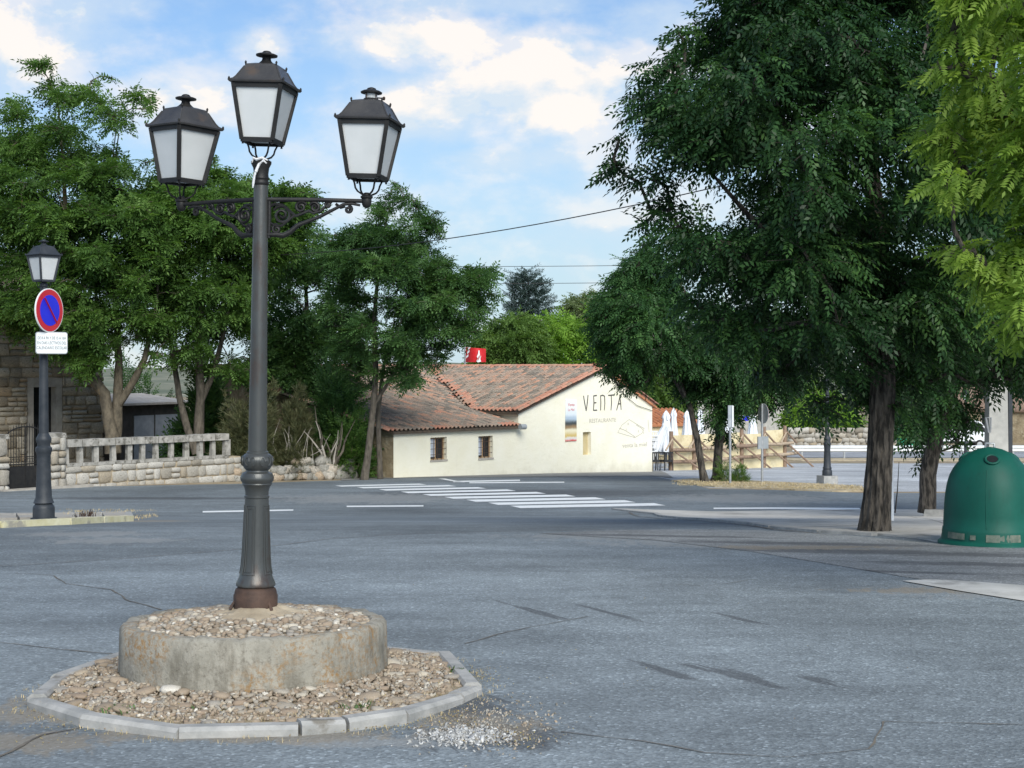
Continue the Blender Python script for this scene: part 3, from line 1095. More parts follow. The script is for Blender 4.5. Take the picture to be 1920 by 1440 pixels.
sp = scatter(top_ok, LC.x - .8, LC.x + .8, LC.y - .8, LC.y + .8, .012, .030, 26000, 6)
lay(pl, sp, lambda x, y: gz(LC.y) + PT - .012 + .058 * max(0, 1 - ((x - LC.x) ** 2 + (y - LC.y) ** 2) / .42) + SL * (y - LC.y), 'pebble', 300, 11, .7)


def moundf(r, a, z):
    k = 1 + .13 * math.sin(a * 3 + .5) + .07 * math.sin(a * 8) + .04 * math.sin(a * 17 + 1)
    return r * k, z + SL * r * math.sin(a)


MB().lathe([(.275, PT - .0), (.262, PT + .036), (.235, PT + .048), (.20, PT + .056), (.165, PT + .066), (.14, PT + .078), (.11, PT + .085), (.02, PT + .085)], 60, Matrix.Translation((LC.x + .015, LC.y, gz(LC.y))), fn=moundf).build('mortar_mound', 'mortar', pl, smooth=60)
LBASE = Vector((P(479, 1135, LD).x, LC.y, gz(LC.y) + PT + .078))

# ------------------------------------------------------------------ triple street lamp
LS = LD / FPX                                   # metres per photo pixel at the lamp


def lantern(parent, base, yaw, tilt, s, iron='iron', vent=False, extra=True, cage=True, name='lantern'):
    """four sided lantern on a wire cage; base is the foot of the cage, s metres per photo pixel"""
    Mx = Matrix.Translation(base) @ Matrix.Rotation(tilt, 4, 'Y') @ Matrix.Rotation(yaw, 4, 'Z')

    def pt(x, y, z):
        return Mx @ Vector((x * s, y * s, z * s))

    def corners(r, z):
        return [pt(r * math.sin(a), -r * math.cos(a), z) for a in (0, math.pi / 2, math.pi, 3 * math.pi / 2)]
    zb, zt = 35, 137
    rb, rt = 42, 65
    fr = MB()
    for k in range(4):
        b0, t0 = corners(rb, zb), corners(rt, zt)
        fr.bar(b0[k], t0[k], 7.6 * s, 7.6 * s, up=(1, 0, .2))
        for c, th in ((corners(rb, zb), 8.5), (corners(rt - .5, zt - 3), 9)):
            fr.bar(c[k], c[(k + 1) % 4], 5.0 * s, th * s)
    la = fr.build(name, iron, parent)
    # panes
    for k in range(4):
        i, j = k, (k + 1) % 4
        b0, t0 = corners(rb - 1.2, zb + 1), corners(rt - 1.2, zt - 2)
        nrm = ((b0[j] - b0[i]).cross(t0[i] - b0[i])).normalized()
        MB().slab([b0[i], b0[j], t0[j], t0[i]], nrm, 2.0 * s).build('pane', 'frosted_pane', la)
    MB().slab(corners(rb - 4, zb + 2.5), (Mx.to_3x3() @ Vector((0, 0, 1))), 1.5 * s).build('bottom_pane', 'frosted_pane', la)
    # hipped roof with a turned vent
    rf = MB()
    lev = [(74, 138), (76, 141), (66, 144.5), (60, 150), (44, 171), (41, 176), (23, 180)]
    rings = [corners(r, z) for r, z in lev]
    vs = [p for rr in rings for p in rr]
    fs = [(i * 4 + k, i * 4 + (k + 1) % 4, (i + 1) * 4 + (k + 1) % 4, (i + 1) * 4 + k) for i in range(len(lev) - 1) for k in range(4)]
    fs += [(3, 2, 1, 0), tuple(range(len(vs) - 4, len(vs)))]
    rf.add(vs, fs)
    for k in range(4):                           # raised hips
        rf.tube([rings[1][k], rings[2][k], rings[3][k], rings[4][k]], 1.6 * s, 6)
    ro = rf.build('lantern_roof', 'roof_iron' if iron == 'iron' else iron, la)
    for k in range(4):
        for rr, zz in ((74, 139), (42, 173)):
            c = corners(rr, zz)[k]
            MB().lathe([(1.2, 0), (1.5, 3), (2.2, 4.5), (2.0, 6.5), (.4, 8.5)], 8, Matrix.Translation(c) @ Mx.to_3x3().to_4x4() @ Matrix.Scale(s, 4)).build('corner_knob', iron, la, smooth=50)
    fin = [(20, 178), (13, 183), (9, 187), (8, 191), (9, 193), (20, 195.5), (20.5, 198), (17, 199.5), (9, 200.5), (8.5, 203), (6, 205), (2, 206)]
    if vent:
        fin = [(19, 178), (15, 182), (13, 184)]
        cap = [(13, 192), (20, 193.5), (20.5, 196), (16, 198.5), (9, 200.5), (8, 203), (3, 205)]
        MB().lathe(cap, 20, Mx @ Matrix.Scale(s, 4)).build('finial', iron, la, smooth=40)
        MB().lathe([(11.5, 183), (11.5, 193)], 16, Mx @ Matrix.Scale(s, 4)).build('vent_glass', 'frosted_pane', la, smooth=40)
        sc = MB()
        for a in (0.3, 1.9, 3.4, 5.0):
            sc.tube([pt(12.5 * math.cos(a), 12.5 * math.sin(a), 183), pt(12.5 * math.cos(a), 12.5 * math.sin(a), 193)], 1.0 * s, 6)
        sc.tube([pt(12, 0, 187), pt(25, -2, 187.5)], 1.3 * s, 6)
        sc.tube([pt(25, -2, 187.5), pt(27.5, -2, 187.5)], 3.6 * s, 6)
        sc.build('vent_screw', 'rusty_iron', la)
    MB().lathe(fin, 22, Mx @ Matrix.Scale(s, 4)).build('neck' if vent else 'finial', iron, la, smooth=40)
    if cage:
        for k in range(4):
            c = corners(1, 0)
            d = [(p - pt(0, 0, 0)) / s for p in c]
            path = [(33, 35), (31, 30), (27, 22), (25, 14), (20, 8), (12, 4), (6, 1)]
            pts = [Mx @ Vector((r * s * math.sin(k * math.pi / 2), -r * s * math.cos(k * math.pi / 2), z * s)) for r, z in path]
            MB().tube(pts, 1.9 * s, 6).build('cage_rod', iron, la, smooth=60)
        if extra:
            for k in range(4):
                b = corners(40, 34)[k]
                MB().tube([b, b + Vector((0, 0, -7 * s))], [1.6 * s, 2.2 * s], 6).build('drop_stud', iron, la)
    return la


lamp = thing('street_lamp', LBASE, 'tall cast iron street lamp with three frosted lanterns on the round pebbled plinth', 'street lamp')
LEAN = R(.75)
Lm = Matrix.Translation(LBASE) @ Matrix.Rotation(LEAN, 4, 'Y') @ Matrix.Scale(LS, 4)


def H(v):
    return 1135 - v


MB().lathe([(41, H(1136)), (41, H(1113)), (39.5, H(1111)), (39, H(1107)), (37.5, H(1102)), (33.5, H(1099)), (33.5, H(1097))], 32, Lm).build('foot_ring', 'rusty_iron', lamp, smooth=40)
lug = MB()
for a in (-2.75, -.72, .9, 2.2):
    c, s_ = math.cos(a), math.sin(a)
    p = [Lm @ Vector((r * c, r * s_, z)) for r, z in ((38, 14), (43, 6), (48, -3))]
    lug.tube(p, [2.5 * LS, 3.2 * LS, 4 * LS], 4)
lug.build('foot_lug', 'rusty_iron', lamp)
ped = [(33, H(1098)), (36.5, H(1095.5)), (36.8, H(1092)), (34.5, H(1086)), (31.2, H(1079)), (28.5, H(1066)), (26.6, H(1050)), (25.2, H(1020)), (24.0, H(990)), (22.6, H(950)), (22, H(932)), (23.4, H(930.5)), (23.4, H(927.5)), (21.6, H(926)), (21.8, H(920)), (24, H(911)), (28, H(905.5)), (27.5, H(903.5))]
MB().lathe(ped, 36, Lm).build('pedestal', 'post_iron', lamp, smooth=35)
for a in (-1.95, -.4, 1.17, 2.74):               # raised panel frames round the pedestal
    fm = MB()

    def pp(da, v):
        r = np.interp(H(v), [z for _, z in ped], [r for r, _ in ped]) + .5
        return Lm @ Vector((r * math.cos(a + da), r * math.sin(a + da), H(v)))
    for wd_, v0, v1 in ((.42, 945, 1073), (.24, 950, 1068)):
        lp = [pp(-wd_, v0), pp(0, v0), pp(wd_, v0)] + [pp(wd_, v) for v in (975, 1010, 1040, 1058)] + [pp(wd_ * 1.02, v1), pp(0, v1), pp(-wd_ * 1.02, v1)] + [pp(-wd_, v) for v in (1058, 1040, 1010, 975)] + [pp(-wd_, v0)]
        fm.tube(lp, .95 * LS, 6)
    fm.build('panel_frame', 'post_iron', lamp)
MB().lathe([(27, H(904)), (31, H(898)), (31.5, H(893)), (28, H(885)), (21, H(882)), (20.5, H(879))], 32, Lm).build('collar', 'post_iron', lamp, smooth=35)
bul = [(20, H(880)), (23.5, H(877)), (27.5, H(871)), (29.5, H(862)), (28, H(855)), (24.5, H(850)), (20.5, H(848)), (20.5, H(845)), (17.6, H(843))]
MB().lathe(bul, 32, Lm).build('bulb', 'post_iron', lamp, smooth=40)
orn = MB()
for k in range(6):
    a0 = k * math.pi / 3 + .2
    for sg in (-1, 1):
        pts = []
        for j in range(9):
            t = j / 8
            th = t * math.pi * 1.5
            da, dz = sg * (.22 - .17 * math.cos(th)), 8 * math.sin(th)
            v = 862 - dz
            r = np.interp(H(v), [z for _, z in bul], [r for r, _ in bul]) + .4
            pts.append(Lm @ Vector((r * math.cos(a0 + da), r * math.sin(a0 + da), H(v))))
        orn.tube(pts, 1.5 * LS, 5)
orn.build('bulb_ornament', 'post_iron', lamp, smooth=60)
MB().lathe([(17.6, H(844)), (17.2, H(820)), (16.8, H(760)), (15.6, H(650)), (14.4, H(500)), (13.3, H(380)), (13.0, H(345))], 28, Lm).build('shaft', 'post_iron', lamp, smooth=40)
MB().lathe([(13, H(346)), (14.8, H(344)), (15, H(340)), (13.6, H(338)), (13.8, H(335)), (15, H(333)), (14.2, H(330)), (13.6, H(324)), (15, H(313)), (19, H(305)), (19.2, H(301)), (16, H(299)), (9, H(296)), (5, H(293))], 24, Lm).build('capital', 'iron', lamp, smooth=40)
text_part('KENO', 13 * LS, 'cast_letters', 'post_iron', lamp, Lm @ Vector((11, -34.5, H(1087))), (1, .35, 0), (0, .25, 1), .004) if False else None

ARMS = ((Vector((1, .03, 0)).normalized(), 198, 1.0), (Vector((-.527, .33, 0)).normalized(), 204, 1.0))
AZ = H(372)


def spiral(cx, cz, r, turns, start, sg=1):
    out = []
    n = int(14 * turns)
    for i in range(n + 1):
        t = i / n
        a = start + sg * 2 * math.pi * turns * t
        rr = r * (1 - t) + r * .12 * t
        out.append((cx + rr * math.cos(a), cz + rr * math.sin(a)))
    return out


for (d, ln, _) in ARMS:
    sd = Vector((-d.y, d.x, 0))

    def ap(a, b, side=0):
        return Lm @ (d * a + sd * side + Vector((0, 0, AZ + b)))
    arm = MB().tube([ap(8, 0), ap(ln * .5, 1), ap(ln - 6, 0)], [4.6 * LS, 4.3 * LS, 4.0 * LS], 10).build('arm', 'iron', lamp, smooth=50)
    MB().tube([ap(14, -66), ap(30, -65.5), ap(43, -67), ap(56, -60), ap(70, -47), ap(90, -39), ap(110, -31), ap(132, -19), ap(154, -7), ap(170, -5), ap(186, -8)], [4 * LS, 5 * LS, 5.5 * LS, 5 * LS, 4.4 * LS, 3.6 * LS, 3.4 * LS, 3.2 * LS, 3 * LS, 2.8 * LS, 2.4 * LS], 8).build('brace', 'iron', arm, smooth=60)
    MB().tube([ap(16, 2), ap(16.5, -30), ap(16, -72)], 3.6 * LS, 8).build('back_strip', 'iron', arm, smooth=60)
    for (cx, cz, r, tn, st, sg) in ((40, -29, 18, 2.0, 2.6, -1), (75, -13, 11, 1.7, .4, 1), (101, -13, 10, 1.6, 2.8, -1), (126, -8, 6.5, 1.4, .4, 1), (164, -16, 7.5, 1.4, 1.6, -1), (30, -55, 9, 1.3, 1.4, 1)):
        MB().tube([ap(x, z) for x, z in spiral(cx, cz, r, tn, st, sg)], [3.0 * LS] * int(14 * tn) + [4.4 * LS], 6).build('scroll', 'iron', arm, smooth=60)
    vine = MB()
    for pts in (((18, -12), (26, -8), (40, -10), (58, -24), (66, -30), (80, -24), (90, -20), (98, -24), (112, -20), (120, -12)), ((18, -44), (28, -50), (40, -48), (56, -34), (64, -28)), ((140, -6), (150, -13), (158, -10))):
        vine.tube([ap(a, b) for a, b in pts], 2.9 * LS, 6)
    vine.build('vine', 'iron', arm, smooth=60)
    Ms = Lm @ Matrix.Translation(d * ln + Vector((0, 0, AZ)))
    MB().lathe([(3, -13), (6, -11), (8.5, -7), (9.5, 0), (9, 4), (11.5, 6), (11.8, 9), (8, 11), (7, 14), (4, 16)], 18, Ms).build('socket', 'iron', arm, smooth=40)
    b = Ms @ Vector((0, 0, 9))
    right = d.x > 0
    lantern(lamp, b, R(34.5) if right else R(3.8), R(2.6), LS, vent=right)
lantern(lamp, Lm @ Vector((0, 0, H(299))), R(35.5), R(3.0), LS)
# strip of white cloth knotted to the cage of the middle lantern
rag = MB()
for pts in (((14, 306, -14), (9, 301, -17), (2, 306, -16), (-4, 318, -16), (-8, 330, -15.5), (-10, 344, -14), (-11, 352, -13.5)), ((16, 300, -13), (6, 296, -16), (-4, 300, -17), (-10, 296, -15), (-13, 305, -14)), ((3, 300, -16), (-1, 312, -17), (-5, 322, -16.5))):
    rag.tube([Lm @ Vector((a - 2, y, H(v))) for a, v, y in pts], [1.4 * LS, 2.6 * LS, 3.2 * LS] + [2.6 * LS] * (len(pts) - 4) + [1.2 * LS], 6)
ro = rag.build('rag', 'white_cloth', smooth=60, org=Lm @ Vector((0, -16, H(306))))
tag(ro, 'white rag knotted below the middle lantern of the triple lamp', 'rag')

# ------------------------------------------------------------------ left island with the single lamp and its signs
D2 = 22.3
S2 = D2 / FPX
ik = [(-420, 1000), (0, 990), (120, 984), (242, 978.5), (240, 967), (190, 966), (0, 968), (-420, 974)]
isl2 = thing('lamp_island', (G(100, 975).x, G(100, 975).y, gz(G(100, 975).y)), 'narrow island with worn yellow kerb and stone slabs under the lamp with the sign', 'traffic island')
ipoly = gp(*ik)
KH2 = .10
for i in range(4):
    pass
fa = [G(-420, 1001), G(0, 991), G(124, 985), G(243, 978.5)]
for a, b in zip(fa[:-1], fa[1:]):
    n = max(1, round((b - a).length / 1.0))
    for k in range(n):
        p, q = a.lerp(b, k / n + .006), a.lerp(b, (k + 1) / n - .006)
        p.z, q.z = gz(p.y) + KH2 - .07, gz(q.y) + KH2 - .07
        MB().bar(p, q, .15, .14).build('yellow_kerb', 'kerb_yellow', isl2)
ba, bb = G(-420, 974), G(240, 967)
for k in range(8):
    p, q = ba.lerp(bb, k / 8 + .004), ba.lerp(bb, (k + 1) / 8 - .004)
    p.z, q.z = gz(p.y) + .04, gz(q.y) + .04
    MB().bar(p, q, .13, .12).build('back_kerb', 'kerb_concrete', isl2)
p, q = fa[-1].copy(), bb.copy()
p.z, q.z = gz(p.y) + .03, gz(q.y) + .03
MB().bar(p, q, .13, .13).build('end_kerb', 'kerb_concrete', isl2)
fx0, fx1 = fa[0], fa[-1]
for k in range(11):
    t0, t1 = k / 11, (k + 1) / 11
    for j in range(2):
        a0, a1 = fx0.lerp(fx1, t0 + .004), fx0.lerp(fx1, t1 - .004)
        b0, b1 = ba.lerp(bb, t0 + .004), ba.lerp(bb, t1 - .004)
        q = [a0.lerp(b0, .03 + .47 * j), a1.lerp(b1, .03 + .47 * j), a1.lerp(b1, .48 + .47 * j), a0.lerp(b0, .48 + .47 * j)]
        zz = random.uniform(-.012, .006)
        MB().slab([Vector((p.x, p.y, gz(p.y) + KH2 + zz)) for p in q], (0, 0, 1), .1).build('slab', 'slab_stone', isl2)
lb = P(82, 972, D2)
lb.z = gz(D2) + KH2 - .02
lamp2 = thing('street_lamp', lb, 'dark grey street lamp with one lantern carrying the no-parking sign', 'street lamp')
L2 = Matrix.Translation(lb) @ Matrix.Scale(S2, 4)


def H2(v):
    return 972 - v


MB().lathe([(24, -1), (24, 1.5), (20, 2), (20, 20), (19, 24), (17, 26), (15.5, 28), (19, 30), (18, 32), (15, 40), (13.5, 70), (12.5, 108), (13, 112), (12.5, 118), (14, 124), (15.5, 128), (15, 133), (12, 136), (12, 141), (14, 146), (14, 151), (11, 156), (9, 160)], 24, L2).build('pedestal', 'grey_iron', lamp2, smooth=35)
MB().lathe([(9, 158), (8.2, 260), (7, 380), (6.2, 436)], 16, L2).build('shaft', 'grey_iron', lamp2, smooth=35)
MB().lathe([(6, 434), (8, 436), (8, 440), (4, 443), (3, 447)], 12, L2).build('capital', 'grey_iron', lamp2, smooth=35)
lan2 = lantern(lamp2, L2 @ Vector((0, 0, 430)), R(4), 0, S2 * .455, iron='grey_iron', extra=False)


def nrm_dir(u):
    return Vector((math.sin(u), -math.cos(u), 0))


# no-parking disc, turned a little to the right
sn = nrm_dir(R(70))
sr = Vector((-sn.y, sn.x, 0))
sc0 = P(93, 582, D2 - .16)
sgn = thing('no_parking_sign', sc0, 'round blue no-parking sign with red rim and slash on the single lamp', 'sign')
Rs = 41 * S2


def disc(name, r, mat, out, parent, th=.004, n=40, r0=0):
    mb = MB()
    ps = [sc0 + sn * out + (sr * math.cos(2 * math.pi * k / n) + Vector((0, 0, 1)) * math.sin(2 * math.pi * k / n)) * r for k in range(n)]
    mb.slab(ps, sn, th)
    return mb.build(name, mat, parent)


back = disc('plate', Rs, 'sign_white', 0, sgn, .02)
disc('red_rim', Rs * .955, 'sign_red', .004, sgn)
disc('blue_field', Rs * .70, 'sign_blue', .008, sgn)
dv = (sr * -math.sin(R(38)) + Vector((0, 0, 1)) * math.cos(R(38)))
MB().bar(sc0 + sn * .010 - dv * Rs * .70, sc0 + sn * .010 + dv * Rs * .70, Rs * .17, .004, up=sn.cross(dv)).build('slash', 'sign_red', sgn)
MB().box(sc0 - sn * .09, (.05, .09, .05)).build('clamp', 'galvanised', sgn)
pn = nrm_dir(R(32))
prt = Vector((-pn.y, pn.x, 0))
pc = P(97, 643, D2 - .16)
plate = thing('sign_plate', pc, 'white plate with printed school hours under the no-parking sign', 'sign')


def rrect(c, rt, wd, ht, rad):
    out = []
    for cx, cy, a0 in ((wd - rad, ht - rad, 0), (-wd + rad, ht - rad, 90), (-wd + rad, -ht + rad, 180), (wd - rad, -ht + rad, 270)):
        for k in range(5):
            a = R(a0 + k * 22.5)
            out.append(c + rt * (cx + rad * math.cos(a)) + Vector((0, 0, cy + rad * math.sin(a))))
    return out


W_, H_ = 29.5 * S2, 20.5 * S2
MB().slab(rrect(pc, prt, W_, H_, .035), pn, .022).build('rim', 'galvanised', plate)
MB().slab(rrect(pc + pn * .004, prt, W_ * .96, H_ * .94, .03), pn, .006).build('panel', 'sign_white', plate)
for i, tx in enumerate(('DE 8 A 9H Y DE 15 A 16H', 'EN DIAS LECTIVOS DEL', 'CALENDARIO ESCOLAR')):
    text_part(tx, .062, 'printed_line', 'sign_text', plate, pc + pn * .005 + Vector((0, 0, .070 - .072 * i)), prt, (0, 0, 1), .0008, .60 if i == 0 else .66)
MB().box(pc - pn * .10, (.05, .09, .05)).build('clamp', 'galvanised', plate)

# ------------------------------------------------------------------ stone piece layouts on walls
gran = rock_meshes('stone', 'granite', 12, 70, .12, .15, False)
gpal = rock_meshes('stone', 'granite_pale', 12, 90, .12, .15, False)
bouldm = rock_meshes('stone', 'boulder', 12, 120, .55, .22, True)


def stone_course(parent, wl, t0, t1, z0, z1, meshes, rh, wmin, wmax, seed, skip=(), depth=.16, out=-.01, name='stone', gap=.035):
    rg = random.Random(seed)
    a = math.atan2(wl.d.y, wl.d.x)
    z = z0
    while z < z1 - .05:
        h = min(rh * rg.uniform(.75, 1.3), z1 - z)
        if z1 - z - h < rh * .45:
            h = z1 - z
        t = t0 - rg.uniform(0, wmin)
        while t < t1:
            ww = rg.uniform(wmin, wmax)
            c0, c1 = max(t, t0), min(t + ww, t1)
            if c1 - c0 > .10:
                for (s0, s1, y0, y1) in skip:
                    if z + h > y0 + .02 and z < y1 - .02:
                        if c0 < s0 < c1:
                            c1 = s0
                        elif c0 < s1 < c1:
                            c0 = s1
                        elif c0 >= s0 and c1 <= s1:
                            c1 = c0
                if c1 - c0 > .09:
                    sub = [(z, h)]
                    if h > .3 and rg.random() < .3:
                        sub = [(z, h * .5), (z + h * .5, h * .5)]
                    for zz, hh in sub:
                        piece(name, rg.choice(meshes), parent, wl.at((c0 + c1) / 2, zz + hh / 2, out + rg.uniform(-.02, .02)), E3(0, rg.uniform(-.03, .03), a), (c1 - c0 - gap, depth, hh - gap))
            t += ww
        z += h


# ------------------------------------------------------------------ balustrade wall, pillars and gate on the left
A_ = P(120, 0, 46.0)
B_ = P(440, 0, 51.0)
bw = Wall(A_, B_)
t0, t1 = 0.0, bw.L
zt_ = -.60
zb_ = -1.36
bal = thing('balustrade', bw.at(bw.L / 2, gz(48.5)), 'low granite garden wall with an open stone balustrade, left of the hedge', 'balustrade')
core = MB()
core.slab([bw.at(t0, -2.6), bw.at(t1 + .25, -2.6), bw.at(t1 + .25, zb_ - .03), bw.at(t0, zb_ - .03)], bw.n, .42).build('mortar_core', 'mortar', bal)
stone_course(bal, bw, t0, t1 + .25, -2.25, zb_ - .05, gpal, .31, .20, .62, 21, depth=.14, out=-.015)
bu = [124, 153, 182, 215, 245, 270, 295, 324, 352, 378, 402, 428]
for k in range(len(bu) - 1):
    ta, tb = bw.t(bu[k]), bw.t(bu[k + 1])
    MB().slab([bw.at(ta + .012, zt_ - .22, .06), bw.at(tb - .012, zt_ - .22, .06), bw.at(tb - .012, zt_ + random.uniform(-.015, .01), .06), bw.at(ta + .012, zt_ + random.uniform(-.015, .01), .06)], bw.n, .34).build('top_rail', 'weathered_stone', bal)
    MB().slab([bw.at(ta + .01, zb_ - .06, .05), bw.at(tb - .01, zb_ - .06, .05), bw.at(tb - .01, zb_ + .03, .05), bw.at(ta + .01, zb_ + .03, .05)], bw.n, .36).build('bottom_rail', 'weathered_stone', bal)
ang = math.atan2(bw.d.y, bw.d.x)
for u in bu:
    wq = .15 if u not in (124, 428) else .22
    MB().box(bw.at(bw.t(u), (zt_ - .22 + zb_ + .03) / 2, -.10), (wq * random.uniform(.85, 1.12), .16, zt_ - .22 - zb_ - .03 + .03), Matrix.Rotation(ang + random.uniform(-.12, .12), 3, 'Z') @ Matrix.Rotation(random.uniform(-.025, .025), 3, 'Y'), random.uniform(.86, 1.0)).build('baluster', 'weathered_stone', bal)


def pillar(u0, u1, vt, label):
    ta, tb = bw.t(u0), bw.t(u1)
    p = thing('gate_pillar', bw.at((ta + tb) / 2, gz(bw.at(ta, 0).y), -.2), label, 'gate pillar', 'granite gate pillars')
    top = bw.z((u0 + u1) / 2, vt)
    MB().slab([bw.at(ta + .03, -2.6), bw.at(tb - .03, -2.6), bw.at(tb - .03, top - .1), bw.at(ta + .03, top - .1)], bw.n, .5).build('mortar_core', 'mortar', p)
    stone_course(p, bw, ta, tb, -2.3, top - .12, gpal, .42, .5, .75, 31 + u0, depth=.2, out=.0)
    MB().slab([bw.at(ta - .03, top - .14, .05), bw.at(tb + .03, top - .14, .05), bw.at(tb + .01, top, .04), bw.at(ta - .01, top, .04)], bw.n, .6).build('cap_stone', 'weathered_stone', p)


pillar(93, 122, 812, 'rough granite gate pillar between the iron gate and the balustrade')
pillar(-14, 15, 815, 'rough granite gate pillar at the left end of the iron gate')
gt = thing('garden_gate', bw.at(bw.t(45), gz(44.8), -.2), 'dark iron garden gate with arched top and solid lower panel between two stone pillars', 'gate')
ta, tb = bw.t(17), bw.t(92)
gm = (ta + tb) / 2
zg0, zmid, zg1 = -2.05, -1.34, -.42
MB().slab([bw.at(ta, zg0, -.2), bw.at(tb, zg0, -.2), bw.at(tb, zmid, -.2), bw.at(ta, zmid, -.2)], bw.n, .02).build('kick_panel', 'iron', gt)


def arch(t):
    x = (t - gm) / ((tb - ta) / 2)
    return zg1 + .36 * math.sqrt(max(0, 1 - x * x)) - .1


fr = MB()
fr.tube([bw.at(ta + (tb - ta) * k / 16, arch(ta + (tb - ta) * k / 16), -.2) for k in range(17)], .02, 6)
fr.tube([bw.at(ta, zmid + .06, -.2), bw.at(tb, zmid + .06, -.2)], .018, 6)
fr.tube([bw.at(ta, zmid + .28, -.2), bw.at(tb, zmid + .28, -.2)], .012, 6)
for t in (ta, tb, gm):
    fr.tube([bw.at(t, zg0, -.2), bw.at(t, arch(t) if t == gm else zg1 - .1, -.2)], .02, 6)
fr.build('frame', 'iron', gt)
nb_ = 15
for k in range(1, nb_):
    t = ta + (tb - ta) * k / nb_
    MB().tube([bw.at(t, zmid, -.2), bw.at(t, arch(t) + .05, -.2), bw.at(t, arch(t) + .13, -.2)], [.011, .011, .002], 6).build('bar', 'iron', gt)
for k in range(nb_):
    t = ta + (tb - ta) * (k + .5) / nb_
    MB().tube([bw.at(t + .055 * math.cos(a), zmid + .17 + .055 * math.sin(a), -.19) for a in np.linspace(0, 6.283, 11)], .008, 5).build('ring', 'iron', gt)
# stretch of wall running off to the left
lw = thing('garden_wall', bw.at(bw.t(-200), gz(42)), 'granite garden wall left of the iron gate', 'wall')
ta, tb = bw.t(-420), bw.t(-14)
MB().slab([bw.at(ta, -2.6), bw.at(tb, -2.6), bw.at(tb, -1.0), bw.at(ta, -1.0)], bw.n, .4).build('mortar_core', 'mortar', lw)
stone_course(lw, bw, max(ta, tb - 1.5), tb, -2.2, -1.0, gpal, .36, .3, .6, 77, depth=.14, out=0)
# doorstep in front of the gate
MB().slab([bw.at(bw.t(-10), -1.98, .5), bw.at(bw.t(165), -1.98, .3), bw.at(bw.t(165), -1.98, 0), bw.at(bw.t(-10), -1.98, 0)], (0, 0, 1), .25).build('gate_step', 'slab_stone').__setitem__('kind', 'structure')

# ------------------------------------------------------------------ stone house behind the gate
hw_ = Wall(P(-200, 0, 53.2), P(192, 0, 60.0))
hz0, hz1 = -2.9, hw_.z(100, 590)
house = thing('stone_house', hw_.at(hw_.L / 2, gz(57), -3), 'old granite house with dark doorway and tiled eaves behind the iron gate', 'house')
du0, du1, dvt = 62, 104, 726
d0, d1, dz1 = hw_.t(du0), hw_.t(du1), hw_.z(83, dvt)
fw = .28
co = MB()
th = .5
for (a, b, zlo, zhi) in ((0, d0 - fw, hz0, hz1), (d1 + fw, hw_.L, hz0, hz1), (d0 - fw, d1 + fw, dz1 + .38, hz1)):
    co.slab([hw_.at(a, zlo), hw_.at(b, zlo), hw_.at(b, zhi), hw_.at(a, zhi)], hw_.n, th)
hb = co.build('wall', 'mortar', house)
MB().slab([hw_.at(hw_.L - .02, hz0, -.5), hw_.at(hw_.L - .02, hz0, -8), hw_.at(hw_.L - .02, hz1, -8), hw_.at(hw_.L - .02, hz1, -.5)], hw_.d, .4).build('side_wall', 'mortar', house)
stone_course(hb, hw_, hw_.t(-60), hw_.L + .02, -2.3, hz1, gran, .40, .35, .85, 51, skip=((d0 - fw, d1 + fw, -4, dz1 + .38),), depth=.18, out=0)
for s_, a, b in (('jamb', d0 - fw, d0), ('jamb', d1, d1 + fw)):
    MB().slab([hw_.at(a + .01, hz0, .04), hw_.at(b, hz0, .04), hw_.at(b, dz1, .04), hw_.at(a + .01, dz1, .04)], hw_.n, .45).build(s_, 'slab_stone', house)
MB().slab([hw_.at(d0 - fw, dz1 + .004, .05), hw_.at(d1 + fw, dz1 + .004, .05), hw_.at(d1 + fw, dz1 + .37, .05), hw_.at(d0 - fw, dz1 + .37, .05)], hw_.n, .45).build('lintel', 'slab_stone', house)
MB().slab([hw_.at(d0, hz0, -.3), hw_.at(d1, hz0, -.3), hw_.at(d1, dz1, -.3), hw_.at(d0, dz1, -.3)], hw_.n, .06).build('door', 'window_dark', house)
rf = MB().slab([hw_.at(-.3, hz1 + .02, .45), hw_.at(hw_.L + .3, hz1 + .02, .45), hw_.at(hw_.L + .3, hz1 + 1.9, -4.5), hw_.at(-.3, hz1 + 1.9, -4.5)], (hw_.n * .35 + Vector((0, 0, .93))), .12)
rf.build('roof', 'brown_tile', house)
# lean-to shed seen between the trunks
sw = Wall(P(225, 0, 62), P(345, 0, 66))
shed = thing('garden_shed', sw.at(sw.L / 2, gz(64)), 'dark lean-to shed with grey sheet panels and pale roof behind the balustrade', 'shed')
zs = lambda u, v: sw.z(u, v)
zt2 = zs(285, 757)
MB().slab([sw.at(0, -3.4), sw.at(sw.L, -3.4), sw.at(sw.L, zt2), sw.at(0, zt2)], sw.n, 2.2).build('wall', 'shed_wall', shed)
MB().slab([sw.at(-.2, zt2 + .06, .35), sw.at(sw.L + .2, zt2 + .06, .35), sw.at(sw.L + .2, zt2 + .4, -2.4), sw.at(-.2, zt2 + .4, -2.4)], (0, 0, 1), .09).build('roof', 'old_roof', shed)
for a, b in ((250, 287), (290, 331)):
    MB().slab([sw.at(sw.t(a), -3.0, .05), sw.at(sw.t(b), -3.0, .05), sw.at(sw.t(b), zs(290, 778), .05), sw.at(sw.t(a), zs(290, 778), .05)], sw.n, .03).build('sheet_panel', 'sheet_metal', shed)

